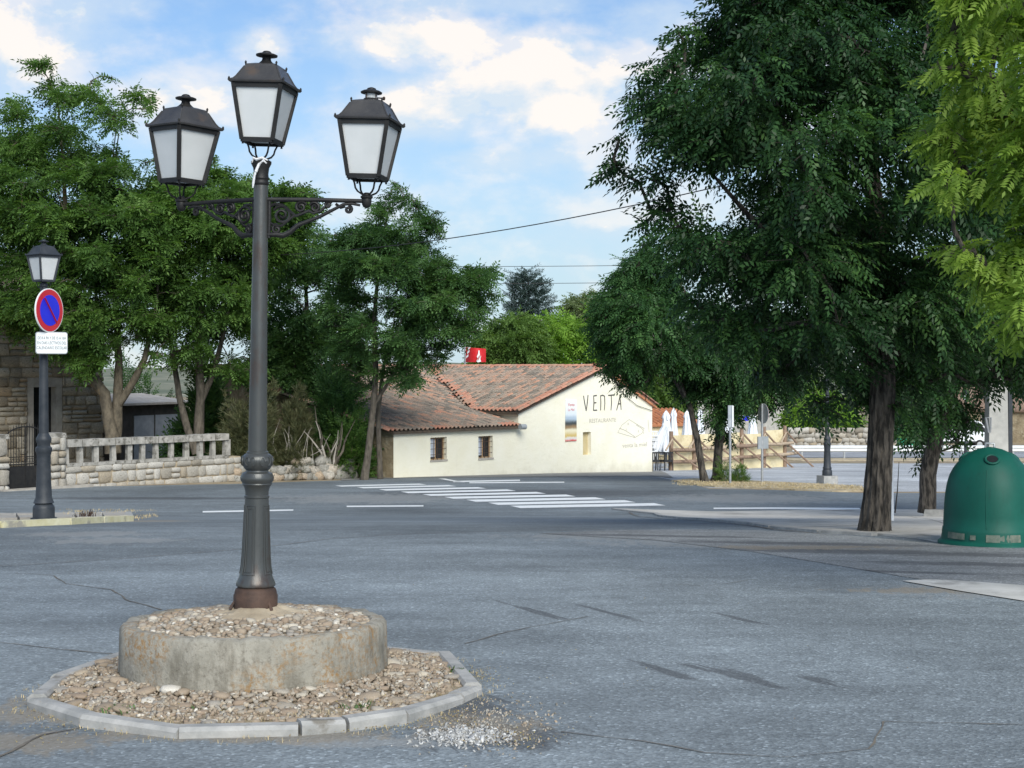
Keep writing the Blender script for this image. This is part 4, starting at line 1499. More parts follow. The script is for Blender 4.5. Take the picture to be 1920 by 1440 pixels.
# ------------------------------------------------------------------ tumbled dry stone wall at the foot of the hedge
dsw = thing('dry_stone_wall', G(550, 899), 'tumbled heap of grey and tan boulders at the foot of the hedge', 'stone wall')
rg = random.Random(12)
us = [(446 + 210 * k / 22 + rg.uniform(-4, 4), r) for r in range(3) for k in range(23)]
for (u, r) in us:
    if r == 2 and (rg.random() < .45 or u < 480):
        continue
    if u > 600 and r == 2 and rg.random() < .3:
        continue
    p = G(u, 903 - (u - 440) * .022)
    s_ = rg.uniform(.22, .40) * (1.25 if u > 590 else 1)
    p = p + Vector((0, r * .12, .12 + r * .235 + rg.uniform(-.04, .04)))
    piece('boulder', rg.choice(bouldm), dsw, p, E3(rg.uniform(-.5, .5), rg.uniform(-.5, .5), rg.uniform(0, 6)), (s_ * rg.uniform(.9, 1.4), s_, s_ * rg.uniform(.75, 1.0)))

# ------------------------------------------------------------------ the restaurant
FA = Vector((.25, 60.0, 0))
fd = Vector((.65, .76, 0)).normalized()
fw_ = Wall(FA - fd * 7.0, FA + fd * 9.2)
fn = fw_.n                                       # outwards
S0 = 7.0                                         # t of the main house's left corner


def fp(s, d, z):
    """s along the facade from the main left corner, d behind it"""
    return fw_.at(S0 + s, z, -d)


S_AP, S_R, Z_AP = 5.55, 9.2, 1.6
PM = 1.7 / S_AP
Z_EAVE = -.1
Z_RE = -.02
AX0, AXK = -.67, .22
D_RIDGE = (Z_AP - AX0) / AXK
rest = thing('restaurant', fp(1, 4, gz(62)), 'cream rendered restaurant with weathered barrel tile roofs and the word VENTA on its gable', 'building')
wins = [(807, 838, 820, 863), (897, 924.5, 817.5, 859.5)]
niche = (1093, 1108, 810, 853)


def wrect(u0, u1, v0, v1):
    um = (u0 + u1) / 2
    return fw_.t(u0), fw_.t(u1), fw_.z(um, v1), fw_.z(um, v0)


def wall_with_holes(name, outer, holes, depth, mat, parent):
    """facade polygon (t, z) with recessed openings"""
    polys = [[Vector((t, z, 0)) for t, z in outer]] + [[Vector((a, lo, 0)), Vector((a, hi, 0)), Vector((b, hi, 0)), Vector((b, lo, 0))] for (a, b, lo, hi) in holes]
    tri = tessellate_polygon(polys)
    flat = [p for pl in polys for p in pl]
    mb = MB()
    vs = [fw_.at(p.x, p.y) for p in flat]
    fs = []
    for t in tri:
        a, b, c = (vs[i] for i in t)
        fs.append(tuple(t) if (b - a).cross(c - a).dot(fn) > 0 else tuple(t[::-1]))
    mb.add(vs, fs)
    for (a, b, lo, hi) in holes:
        q = [(a, lo), (b, lo), (b, hi), (a, hi)]
        for i in range(4):
            (ta_, za_), (tb_, zb2) = q[i], q[(i + 1) % 4]
            mb.add([fw_.at(ta_, za_), fw_.at(tb_, zb2), fw_.at(tb_, zb2, -depth), fw_.at(ta_, za_, -depth)], [(0, 1, 2, 3)])
    return mb.build(name, mat, parent)


W1, W2, W3 = wrect(*wins[0]), wrect(*wins[1]), wrect(*niche)
zbase = -3.9
wall_with_holes('annex_wall', [(0, zbase), (S0, zbase), (S0, AX0 - .02), (0, AX0 - .02)], [W1, W2], .22, 'cream_render', rest)
wall_with_holes('gable_wall', [(S0, zbase), (S0 + S_R, zbase), (S0 + S_R, Z_RE - .03), (S0 + S_AP, Z_AP - .06), (S0, Z_EAVE - .03)], [W3], .2, 'cream_render', rest)
MB().slab([fp(0, .03, zbase), fp(0, .03, Z_EAVE - .03), fp(0, 4, Z_EAVE - .03), fp(0, 4, zbase)], -fd, .3).build('return_wall', 'cream_render', rest)
MB().slab([fp(S_R - .01, .03, zbase), fp(S_R - .01, 10, zbase), fp(S_R - .01, 10, Z_RE - .05), fp(S_R - .01, .03, Z_RE - .05)], fd, .3).build('far_side_wall', 'cream_render', rest)
MB().slab([fp(-7.0 + .003, .03, zbase), fp(-7.0 + .003, D_RIDGE, zbase), fp(-7.0 + .003, D_RIDGE, Z_AP - .15), fp(-7.0 + .003, .03, AX0 - .05)], -fd, .3).build('side_wall', 'stone_render', rest)
MB().slab([fp(-7, D_RIDGE + .2, zbase), fp(9, D_RIDGE + .2, zbase), fp(9, D_RIDGE + .2, 0), fp(S_AP, D_RIDGE + .2, 1.4), fp(-7, D_RIDGE + .2, 1.4)], fn, .3).build('back_wall', 'stone_render', rest)
for (a, b, lo, hi) in (W1, W2):
    wn = MB().slab([fw_.at(a, lo, -.21), fw_.at(b, lo, -.21), fw_.at(b, hi, -.21), fw_.at(a, hi, -.21)], fn, .03).build('window', 'window_dark', rest)
    m_ = (a + b) / 2
    fm = MB()
    for t in (a + .02, m_, b - .02):
        fm.bar(fw_.at(t, lo, -.18), fw_.at(t, hi, -.18), .045, .05)
    for z in (lo + .03, hi - .03):
        fm.bar(fw_.at(a, z, -.18), fw_.at(b, z, -.18), .045, .05)
    fm.build('frame', 'wood_frame', wn)
    MB().slab([fw_.at(a + .06, lo + .12, -.195), fw_.at(m_ + .02, lo + .12, -.195), fw_.at(m_ + .02, hi - .06, -.195), fw_.at(a + .06, hi - .06, -.195)], fn, .008).build('curtain', 'curtain', wn)
    MB().slab([fw_.at(a - .02, lo - .05, .03), fw_.at(b + .02, lo - .05, .03), fw_.at(b + .02, lo + .015, .02), fw_.at(a - .02, lo + .015, .02)], fn, .24).build('sill', 'slab_stone', wn)
    for k in range(1, 4):
        t = a + (b - a) * k / 4
        MB().tube([fw_.at(t, lo - .02, -.06), fw_.at(t, hi, -.06)], .012, 6).build('grille_bar', 'rusty_iron', wn)
    for k in range(1, 4):
        z = lo + (hi - lo) * k / 4
        MB().tube([fw_.at(a, z, -.052), fw_.at(b, z, -.052)], .010, 6).build('grille_bar', 'rusty_iron', wn)
(a, b, lo, hi) = W3
nd_ = MB().slab([fw_.at(a, lo, -.17), fw_.at(b, lo, -.17), fw_.at(b, hi, -.17), fw_.at(a, hi, -.17)], fn, .03).build('hatch', 'niche_cream', rest)
MB().bar(fw_.at(a + .03, lo, -.15), fw_.at(a + .03, hi, -.15), .04, .04).build('hatch_frame', 'wood_frame', nd_)
# lettering on the gable: thin brush strokes
VX = [1093, 1113, 1127, 1142, 1156, 1168]


def stroke(name, pxs, wd, mat='letter_black', parent=rest, taper=True):
    pts = [fw_.px(u, v, .006) for u, v in pxs]
    L, Rr = [], []
    for i, p in enumerate(pts):
        dd_ = (pts[min(i + 1, len(pts) - 1)] - pts[max(i - 1, 0)]).normalized()
        n = dd_.cross(fn)
        ww = wd * (1.0 if not taper else (.55 + .45 * math.sin(math.pi * (i + .5) / len(pts))))
        L.append(p + n * ww / 2)
        Rr.append(p - n * ww / 2)
    mb = MB()
    k = len(pts)
    mb.add(L + Rr + [p - fn * .006 for p in L + Rr], [(i, k + i, k + i + 1, i + 1) for i in range(k - 1)] + [(i, i + 1, 2 * k + i + 1, 2 * k + i) for i in range(k - 1)] + [(k + i + 1, k + i, 3 * k + i, 3 * k + i + 1) for i in range(k - 1)])
    return mb


LET = {'letter_v': [[(1094, 742), (1096, 755), (1099, 770.5)], [(1099, 770.5), (1101, 756), (1102.5, 740.5)]],
       'letter_e': [[(1113, 742), (1113.5, 756), (1112.5, 770)], [(1112.5, 742.5), (1119, 741.5)], [(1113, 755.5), (1118, 755)], [(1112.5, 769.5), (1119.5, 769)]],
       'letter_n': [[(1126, 741), (1126.5, 756), (1126, 769.5)], [(1126, 742.5), (1130, 741), (1133.5, 743), (1134, 756), (1133, 769.5)]],
       'letter_t': [[(1140, 741.5), (1146, 741), (1152, 740.3)], [(1146, 741), (1146.5, 756), (1145.5, 769.5)]],
       'letter_a': [[(1156, 769.5), (1160, 754), (1163, 739)], [(1161.5, 740), (1163.5, 754), (1164.5, 768.5)], [(1158.5, 757.5), (1164, 757)], [(1162.5, 735.5), (1164.8, 734)]]}
for nm, ss in LET.items():
    mb = MB()
    for s_ in ss:
        x = stroke('', s_, .062)
        mb.add(x.v, x.f)
    mb.build(nm, 'letter_black', rest)
r0 = fw_.px(1130, 788.5, .006)
wd_ = (fw_.px(1155, 789) - fw_.px(1105, 789)).length
ts = text_part('RESTAURANTE', .245, 'restaurant_lettering', 'letter_grey', rest, r0, fd, (0, 0, 1), .002, 1.0)


def fit_width(o, width):
    me = o.data
    V = np.empty(len(me.vertices) * 3)
    me.vertices.foreach_get('co', V)
    V = V.reshape(-1, 3)
    fdv = np.array(fd)
    t = V @ fdv
    c = (t.max() + t.min()) / 2
    k = width / (t.max() - t.min())
    V += np.outer((t - c) * (k - 1), fdv)
    me.vertices.foreach_set('co', V.ravel())
    me.update()


fit_width(ts, wd_)
r1 = fw_.px(1190, 834.5, .006)
t2 = text_part('venta la miel', .27, 'name_lettering', 'letter_grey', rest, r1, fd, (0, 0, 1), .002, 1.0)
fit_width(t2, (fw_.px(1212, 835) - fw_.px(1166, 835)).length)
mb = MB()
for s_ in (((1158, 811), (1166, 797), (1179.5, 786.5), (1193, 795), (1208, 803.5)), ((1161, 803), (1170, 806), (1180, 812), (1190.5, 819)), ((1158, 811), (1175, 816), (1190.5, 820.5), (1204, 812), (1207, 806)), ((1208, 803.5), (1205, 808), (1207, 813)),
           ((1176, 794), (1179, 793), (1179, 796), (1176, 796.5)), ((1174, 803), (1174, 808)), ((1197, 806), (1197, 811)), ((1215, 787), (1216, 800), (1217, 810)), ((1193, 797), (1203, 803), (1205, 806))):
    x = stroke('', s_, .028, taper=False)
    mb.add(x.v, x.f)
mb.build('house_drawing', 'letter_grey', rest)
# printed banner on the gable
bo = fw_.px(1069.5, 827, .02)
ban = thing('banner', bo, 'tall narrow printed banner with landscape and food picture on the gable wall', 'banner')
ba0, ba1 = fw_.t(1059.5), fw_.t(1080)
blo, bhi = fw_.z(1069, 827), fw_.z(1069, 749)
MB().slab([fw_.at(ba0, blo, .035), fw_.at(ba1, blo, .035), fw_.at(ba1, bhi, .035), fw_.at(ba0, bhi, .035)], fn, .03).build('print', 'banner_print', ban)
text_part('Venta', .19, 'printed_line', 'sign_red', ban, fw_.at((ba0 + ba1) / 2, bhi - .22, .037), fd, (0, 0, 1), .001, 1.0)
text_part('La Miel', .15, 'printed_line', 'sign_red', ban, fw_.at((ba0 + ba1) / 2, bhi - .43, .037), fd, (0, 0, 1), .001, 1.0)


# --- barrel tiles
def tile_mesh(tintv, mat='roof_tile', r0=.090, r1=.070, ln=.46, arc=176, seg=6):
    """tapered half barrel, convex side up, lower (wide) end at x=0 running up along +x, 2 cm thick at the rim"""
    V, F = [], []
    for x, r in ((0, r0), (ln, r1)):
        for k in range(seg + 1):
            a = R(90 - arc / 2 + arc * k / seg)
            V.append((x, r * math.cos(a), r * math.sin(a) - r0 * .15))
    for k in range(seg + 1):
        a = R(90 - arc / 2 + arc * k / seg)
        V.append((0, (r0 - .02) * math.cos(a), (r0 - .02) * math.sin(a) - r0 * .15))
    n = seg + 1
    for k in range(seg):
        F.append((k + 1, k, n + k, n + k + 1))
        F.append((k, k + 1, 2 * n + k + 1, 2 * n + k))
    V, F = np.array(V), np.array(F)
    return V, F


def tilev(tv, mat):
    V, F = tile_mesh(tv)
    return mesh_np('roof_tile', V, F, mat, np.full(len(V), tv), smooth=True)


TV = [tilev((i * .137) % 1, 'roof_tile') for i in range(10)]
RV = [tilev((i * .23) % 1, 'ridge_tile') for i in range(5)]
tiles = []                                        # (loc, matrix3, kind)
PITCH, ROW = .225, .36


def tile_frame(upslope, across):
    x = upslope.normalized()
    z = x.cross(across).normalized()
    if z.z < 0:
        z = -z
    y = z.cross(x)
    return Matrix((x, y, z)).transposed()


rg = random.Random(99)
back = -fn
up_m = (fd * S_AP + Vector((0, 0, Z_AP - Z_EAVE))).normalized()
fr_m = tile_frame(up_m, back)
up_a = (back + Vector((0, 0, AXK))).normalized()
fr_a = tile_frame(up_a, fd)
lenm = math.hypot(S_AP + .25, PM * (S_AP + .25))


def jit(fr):
    return fr @ Matrix.Rotation(rg.uniform(-.03, .03), 3, 'Z') @ Matrix.Rotation(rg.uniform(-.025, .025), 3, 'Y')


# main left slope: tiles run up along s, columns along d
nd2 = int((D_RIDGE + .3) / PITCH)
for j in range(nd2 + 1):
    d_ = -.14 + j * PITCH
    smin = -.22 if d_ < 2.62 else (AX0 + AXK * d_ - Z_EAVE) / PM - .12
    s_ = -.22
    k = 0
    while s_ < S_AP - .12:
        if s_ >= smin - .05:
            z = Z_EAVE + PM * s_ + .055
            edge_ = j <= 1 or k == 0 or (d_ > 2.5 and s_ < smin + .35)
            kind = 'ridge' if (edge_ and rg.random() < .85) or (s_ > S_AP - .6 and rg.random() < .35) else 'roof'
            tiles.append((fp(s_, d_, z + rg.uniform(-.008, .008) + (.03 if j <= 1 else 0)), jit(fr_m), kind))
        s_ += ROW * .955
        k += 1
# annex slope: tiles run up along d, columns along s
ncol = int(7.2 / PITCH)
for j in range(-1, ncol + 45):
    s_ = -7.15 + j * PITCH
    if s_ > S_AP:
        break
    d_ = -.22
    k = 0
    while d_ < D_RIDGE - .1:
        sval = (AX0 + AXK * d_ - Z_EAVE) / PM
        ok = s_ < -.05 if d_ < 2.6 else s_ < sval - .12
        if ok:
            z = AX0 + AXK * d_ + .055
            kind = 'ridge' if ((k == 0 and rg.random() < .4) or rg.random() < .03 or j <= 0 and rg.random() < .5) else 'roof'
            tiles.append((fp(s_, d_, z + rg.uniform(-.008, .008)), jit(fr_a), kind))
        d_ += ROW * .975
        k += 1
# right slope, seen only as the verge
up_r = (-fd * (S_R - S_AP) + Vector((0, 0, Z_AP - Z_RE))).normalized()
fr_r = tile_frame(up_r, back)
pr_ = (Z_AP - Z_RE) / (S_R - S_AP)
for j in range(3):
    d_ = -.14 + j * PITCH
    s_ = S_R + .22
    while s_ > S_AP + .15:
        tiles.append((fp(s_, d_, Z_AP - pr_ * (s_ - S_AP) + .085), jit(fr_r), 'ridge'))
        s_ -= ROW * .93
# ridges
fr_k = tile_frame(back, fd)
d_ = -.18
while d_ < D_RIDGE:
    tiles.append((fp(S_AP, d_, Z_AP + .10), jit(fr_k), 'ridge'))
    d_ += .38
fr_k2 = tile_frame(-fd, back)
s_ = S_AP
while s_ > -7.2:
    tiles.append((fp(s_, D_RIDGE, Z_AP + .10), jit(fr_k2), 'ridge'))
    s_ -= .38
# beds under the tiles
mb = MB()
bed = lambda pts: mb.slab(pts, Vector((0, 0, 1)), .09)
bed([fp(-.2, -.12, Z_EAVE - PM * .2), fp(S_AP, -.12, Z_AP), fp(S_AP, D_RIDGE, Z_AP), fp(S_AP - .3, D_RIDGE, Z_AP - .1), fp(-.2, 2.6 - .9, Z_EAVE - PM * .2)])
ro_ = mb.build('roof', 'roof_bed', rest)
mb = MB()
bed([fp(-7.2, -.2, AX0 - AXK * .2), fp(-.02, -.2, AX0 - AXK * .2), fp(-.02, 2.6, AX0 + AXK * 2.6), fp(S_AP, D_RIDGE, Z_AP - .01), fp(-7.2, D_RIDGE, Z_AP - .01)])
an_ = mb.build('annex_roof', 'roof_bed', rest)
mb = MB()
bed([fp(S_AP, -.12, Z_AP - .005), fp(S_R + .2, -.12, Z_RE - pr_ * .2), fp(S_R + .2, D_RIDGE, Z_RE - pr_ * .2), fp(S_AP, D_RIDGE, Z_AP - .005)])
mb.build('right_roof', 'orange_tile', rest)
tiles.sort(key=lambda t: (t[2] != 'ridge') * 4 + t[0].y)
TB, TF = tile_mesh(0)
rVs, rFs, rT, oo = {'roof': [], 'ridge': []}, {'roof': [], 'ridge': []}, {'roof': [], 'ridge': []}, {'roof': 0, 'ridge': 0}
cnt = {'roof': 0, 'ridge': 0}
tiles.sort(key=lambda t: t[0].y)
for loc, fr, kind in tiles:
    if cnt[kind] < (150 if kind == 'ridge' else 150):
        piece('roof_tile', rg.choice(RV if kind == 'ridge' else TV), ro_, loc, fr)
        cnt[kind] += 1
    else:
        V = TB @ np.array(fr).T + np.array(loc)
        rVs[kind].append(V)
        rFs[kind].append(TF + oo[kind])
        rT[kind].append(np.full(len(V), rg.random()))
        oo[kind] += len(V)
for kind in ('roof', 'ridge'):
    if rVs[kind]:
        me = mesh_np('remaining_tiles', np.concatenate(rVs[kind]) - np.array(ORG[rest.name]), np.concatenate(rFs[kind]), kind + '_tile', np.concatenate(rT[kind]), smooth=True)
        o = bpy.data.objects.new('remaining_tiles', me)
        COL.objects.link(o)
        o.parent = rest
        o['kind'] = 'stuff'
MB().tube([fp(-.25, -.3, AX0 - .06), fp(.05, -.32, AX0 - .06)], .11, 10).build('gutter_stub', 'sign_back', rest, smooth=40)
# loose cable along the right verge
MB().tube([fp(6.6, -.05, .75), fp(7.2, -.05, .35), fp(8.0, -.05, -.05), fp(8.8, -.05, -.22), fp(9.15, -.05, -.3)], .012, 5).build('wall_cable', 'cable_black', rest)

# ------------------------------------------------------------------ red drinks sign on a pole behind the roof
cs = P(892, 690, 80)
csn = thing('drinks_sign', (cs.x, cs.y, gz(80)), 'curved red soft drink sign with white bottle above the restaurant roof', 'sign')
MB().tube([(P(872, 0, 80).x, 80, gz(80)), P(872, 640, 80)], .05, 8).build('pole', 'galvanised', csn)


def cyl(u0, u1, v0, v1, name, mat, bulge=.25, dd=0, skew=0):
    mb = MB()
    n = 8
    vs = []
    for k in range(n + 1):
        t = k / n
        u = u0 + (u1 - u0) * t
        tt = (u - 873) / 40.0
        Dp = 80 - bulge * math.sin(math.pi * min(max(tt, 0), 1)) * 2 - dd
        vs += [P(u, v1 + skew * t, Dp), P(u, v0 + skew * t + 3 * tt, Dp)]
    fs = [(2 * i, 2 * i + 2, 2 * i + 3, 2 * i + 1) for i in range(n)]
    vs2 = [p + Vector((0, .03, 0)) for p in vs]
    m = len(vs)
    mb.add(vs + vs2, fs + [tuple(m + i for i in f[::-1]) for f in fs] + [(1, 3, m + 3, m + 1), (0, m, m + 2, 2)] + [(2 * i + 1, 2 * i + 3, m + 2 * i + 3, m + 2 * i + 1) for i in range(n)])
    return mb.build(name, mat, csn, smooth=50)


cyl(873, 911, 651, 679, 'red_panel', 'soda_red')
cyl(881, 901, 683, 691, 'white_label', 'sign_white', dd=.05)
for k in range(3):
    q = [P(874 + 2 * k, 672 - 8 * k, 79.3), P(878 + 2 * k, 668 - 8 * k, 79.2), P(878 + 2 * k, 664 - 8 * k, 79.2), P(874 + 2 * k, 668 - 8 * k, 79.3)]
    MB().slab(q, (0, -1, 0), .3).build('white_stripe', 'sign_white', csn)
bt = [(897, 656), (899, 656), (899.5, 662), (902, 667), (900.5, 672), (902, 677), (896, 678.5), (893, 676), (896, 671), (894, 668), (896.5, 662)]
MB().slab([P(u, v + 1, 79.38) for u, v in bt][::-1], (0, -1, 0), .25).build('bottle_print', 'sign_white', csn)
MB().tube([P(u, v, 79.30) for u, v in ((893, 676), (895, 672), (897, 674), (898, 668), (900, 669), (901, 663))], .02, 5).build('script_print', 'soda_red', csn)

# ------------------------------------------------------------------ terrace fence of boards and logs, right of the restaurant
fl = Wall(P(1257, 0, 71.5), P(1470, 0, 78.5))
fen = thing('terrace_fence', fl.at(fl.L / 2, gz(75)), 'sand coloured board fence braced with logs around the terrace', 'fence')
pu = [1257, 1300, 1345, 1389, 1431, 1470]
zlo = lambda t: gz(fl.at(t, 0).y)
ztop = fl.z(1257, 811)
ZU, ZL = fl.z(1257, 844), fl.z(1257, 866)
for k in range(5):
    a, b = fl.t(pu[k]) + .09, fl.t(pu[k + 1]) - .09
    dip = .12 if k == 3 else 0
    for j in range(3):
        h0 = zlo(a) - .1 + (ztop - zlo(a)) * (j / 3) * 1.0
        h1 = zlo(a) - .1 + (ztop - zlo(a)) * ((j + 1) / 3) - (.05 + dip if j == 2 else .012)
        MB().slab([fl.at(a, h0), fl.at(b, h0), fl.at(b, h1 + (random.uniform(-.05, .03) if j == 2 else 0)), fl.at(a, h1)], fl.n, .05).build('board', 'sand_board', fen)
for u in pu:
    t = fl.t(u)
    MB().tube([fl.at(t, zlo(t) - .2, .05), fl.at(t, ztop + .06, .05)], [.11, .10], 8).build('post', 'log_wood', fen, smooth=50)
    e = fl.at(t, ztop - .25, .16)
    MB().tube([e, fl.at(t + .75, ZU - .03, .30)], .05, 6).build('brace', 'log_wood', fen, smooth=50)
    MB().tube([fl.at(t - .75, ZU + .03, .30), fl.at(t - .05, ztop - .3, .17)], .045, 6).build('brace', 'pale_wood', fen, smooth=50)
    MB().tube([fl.at(t + .12, ZU - .08, .2), fl.at(t + 1.25, zlo(t) - .1, 1.1)], .05, 6).build('prop', 'log_wood', fen, smooth=50)
for z, ex in ((ZU, .5), (ZL, .95)):
    ta, tb = fl.t(1252), fl.t(1470) + ex
    n = 4
    for k in range(n):
        x0, x1 = ta + (tb - ta) * k / n - (.15 if k else 0), ta + (tb - ta) * (k + 1) / n
        MB().tube([fl.at(x0, z + .02, .24), fl.at((x0 + x1) / 2, z - .03, .25), fl.at(x1, z + random.uniform(-.02, .03), .24)], [.085, .095, .075], 8).build('rail_log', 'pale_wood' if k % 2 else 'log_wood', fen, smooth=50)


# ------------------------------------------------------------------ folded parasols
def parasol(u, vtop, vbot, D, label, lean=0.0, wpx=22):
    p = P(u, vbot, D)
    b = Vector((p.x, D, gz(D)))
    top = EYE - (vtop - HZ) / FPX * D - b.z
    low = max(.7, p.z - b.z)
    r = wpx * .42 * D / FPX
    t = thing('parasol', b, label, 'parasol', 'folded white parasols on the terrace')
    Mx = Matrix.Translation(b) @ Matrix.Rotation(lean, 4, 'Y')

    def fold(rr, a, z):
        return rr * (1 + .28 * math.sin(a * 6 + z * 1.3)), z - .10 * (1 + math.sin(a * 4)) * (1 if z < low + .1 else 0)
    hh = top - low
    MB().lathe([(r * .95, low), (r * 1.0, low + hh * .1), (r * .85, low + hh * .35), (r * .62, low + hh * .6), (r * .5, low + hh * .78), (r * .62, low + hh * .84), (r * .4, low + hh * .93), (r * .08, top)], 36, Mx, fn=fold).build('canopy', 'white_canvas', t, smooth=70)
    MB().tube([Mx @ Vector((0, 0, .05)), Mx @ Vector((0, 0, top + .05))], .025, 8).build('pole', 'galvanised', t)
    MB().lathe([(.28, 0), (.28, .06), (.06, .08), (.04, .25)], 14, Matrix.Translation(b)).build('base', 'kerb_concrete', t)


parasol(1249, 770, 846, 77, 'folded white parasol left of the closest pair, reaching lowest', 0, 26)
parasol(1263, 765.5, 842, 78.5, 'tallest folded white parasol, beside the fence corner post', 0, 20)
parasol(1288, 770, 838, 80, 'folded white parasol behind the first fence bay', 0, 22)
parasol(1313, 767, 838, 82, 'folded white parasol half hidden by the leaning trunk', 0, 20)
parasol(1365, 769, 838, 82, 'folded white parasol behind the pale sign pole', 0, 24)
parasol(1411, 773, 838, 82, 'folded white parasol behind the right end of the fence', 0, 23)
parasol(1212, 781, 838, 76, 'white parasol leaning out from behind the restaurant corner', R(24), 22)


# ------------------------------------------------------------------ chairs at the corner of the restaurant
def chair(u, D, yaw, mat, label, grp, hs=1.0, z0=0.0):
    b = Vector(((u - 960) / FPX * D, D, gz(D) + z0))
    t = thing('chair', b, label, 'chair', grp)
    Mz = Matrix.Translation(b) @ Matrix.Rotation(yaw, 4, 'Z')
    m3 = Mz.to_3x3()
    MB().box(Mz @ Vector((0, 0, .44 * hs)), (.46, .44, .04), m3).build('seat', mat, t)
    bk = MB()
    for k in range(5):
        bk.box(Mz @ Vector((-.18 + k * .09, .21, .66 * hs)), (.055, .025, .40), m3)
    bk.box(Mz @ Vector((0, .215, .86 * hs)), (.46, .03, .07), m3)
    bk.box(Mz @ Vector((0, .215, .50 * hs)), (.46, .03, .05), m3)
    bk.build('backrest', mat, t)
    for sx in (-1, 1):
        for sy in (-1, 1):
            MB().tube([Mz @ Vector((sx * .20, sy * .19, .44 * hs)), Mz @ Vector((sx * .22, sy * .22, 0))], .02, 6).build('leg', mat, t)
        MB().tube([Mz @ Vector((sx * .23, -.2, .44 * hs)), Mz @ Vector((sx * .23, -.2, .66 * hs)), Mz @ Vector((sx * .23, .2, .66 * hs))], .018, 6).build('armrest', mat, t)


chair(1226, 71.0, R(185), 'black_plastic', 'black plastic chair hard against the restaurant corner', 'black terrace chairs')
chair(1238, 71.6, R(172), 'black_plastic', 'middle one of the black plastic chairs beside the restaurant', 'black terrace chairs')
chair(1250, 71.2, R(200), 'black_plastic', 'black plastic chair next to the fence corner post', 'black terrace chairs')
for k in range(4):
    chair(1225, 76, R(175), 'white_plastic', ('lowest', 'second lowest', 'second highest', 'topmost')[k] + ' white plastic chair of the stack beyond the restaurant corner', 'stacked white chairs', 1.0, k * .22 + .35 if k else .0)

# ------------------------------------------------------------------ buildings beyond the terrace


def hut(name, label, u0, u1, vw, vr, D, D1, wall, roof, depth=7, cat='building', wins=(), over=.3):
    wl_ = Wall(P(u0, 0, D), P(u1, 0, D1))
    um = (u0 + u1) / 2
    ze, zr = wl_.z(um, vw), wl_.z(um, vr)
    t = thing(name, wl_.at(wl_.L / 2, gz((D + D1) / 2), -depth / 2), label, cat)
    z0 = gz(max(D, D1)) - .6
    MB().slab([wl_.at(0, z0), wl_.at(wl_.L, z0), wl_.at(wl_.L, ze), wl_.at(0, ze)], wl_.n, depth).build('wall', wall, t)
    nr = (wl_.n * (zr - ze) + Vector((0, 0, depth / 2))).normalized()
    rf_ = MB().slab([wl_.at(-over, ze - .05, over), wl_.at(wl_.L + over, ze - .05, over), wl_.at(wl_.L + over, zr, -depth / 2), wl_.at(-over, zr, -depth / 2)], nr, .15).build('roof', roof, t)
    MB().slab([wl_.at(-over, zr, -depth / 2), wl_.at(wl_.L + over, zr, -depth / 2), wl_.at(wl_.L + over, ze - .05, -depth - over), wl_.at(-over, ze - .05, -depth - over)], Vector((0, 0, 1)), .15).build('roof', roof, t)
    rows_ = int(wl_.L / .3)
    rib = MB()
    for k in range(rows_):
        x = (k + .5) * wl_.L / rows_
        rib.tube([wl_.at(x, ze + .0, over), wl_.at(x, zr + .02, -depth / 2)], .07, 5)
    rb = rib.build('tile_courses', roof, t, smooth=50)
    rb['kind'] = 'stuff'
    for (a, b, v0, v1) in wins:
        q = [wl_.px(a, v1, .02), wl_.px(b, v1, .02), wl_.px(b, v0, .02), wl_.px(a, v0, .02)]
        wn_ = MB().slab(q, wl_.n, .05).build('window', 'window_dark', t)
        MB().tube([wl_.px(a, v1, .04), wl_.px(b, v1, .04), wl_.px(b, v0, .04), wl_.px(a, v0, .04), wl_.px(a, v1, .04)], .05, 4).build('frame', 'slab_stone', wn_)
    return t


hut('terrace_hut', 'small cream hut with orange tile roof behind the parasols', 1200, 1306, 793, 769, 88, 90, 'sand_board', 'orange_tile', 5, wins=((1245, 1254, 800, 815),))
hut('granite_house', 'grey granite house with dark windows far behind the terrace trees', 1262, 1470, 712, 668, 125, 132, 'concrete_pole', 'brown_tile', 9, wins=((1294, 1306, 722, 768), (1340, 1352, 722, 752), (1396, 1410, 722, 752), (1436, 1448, 722, 752)))
hut('stone_barn', 'low brown stone building with tiled roof behind the white van', 1700, 2060, 768, 728, 126, 118, 'stone_render', 'brown_tile', 9, wins=((1796, 1806, 776, 812), (1840, 1850, 776, 806), (1880, 1892, 776, 806)))
# sign on the far house: small blue board
bs = P(1392, 778, 112)
bsg = thing('blue_board', (bs.x, bs.y, gz(112)), 'small blue and white board on a post beyond the terrace', 'sign')
MB().tube([(bs.x, 112, gz(112)), (bs.x, 112, bs.z)], .05, 6).build('post', 'galvanised', bsg)
MB().box(bs, (.9, .06, .9)).build('board', 'sign_blue', bsg)
MB().box(bs + Vector((0, -.04, .05)), (.7, .03, .22)).build('white_band', 'sign_white', bsg)

# dry field wall across the far road
fwl = Wall(P(1478, 0, 113), P(1700, 0, 113))
fsw = thing('field_wall', fwl.at(fwl.L / 2, gz(113)), 'long pale dry stone wall across the far road', 'stone wall')
rg = random.Random(5)
for r in range(4):
    t = 0
    while t < fwl.L:
        s_ = rg.uniform(.35, .75)
        piece('stone', rg.choice(gpal), fsw, fwl.at(t + s_ / 2, gz(113) + .15 + r * .36, rg.uniform(-.05, .05)), E3(rg.uniform(-.2, .2), rg.uniform(-.2, .2), rg.uniform(-.3, .3)), (s_, .5, .42))
        t += s_ * .93

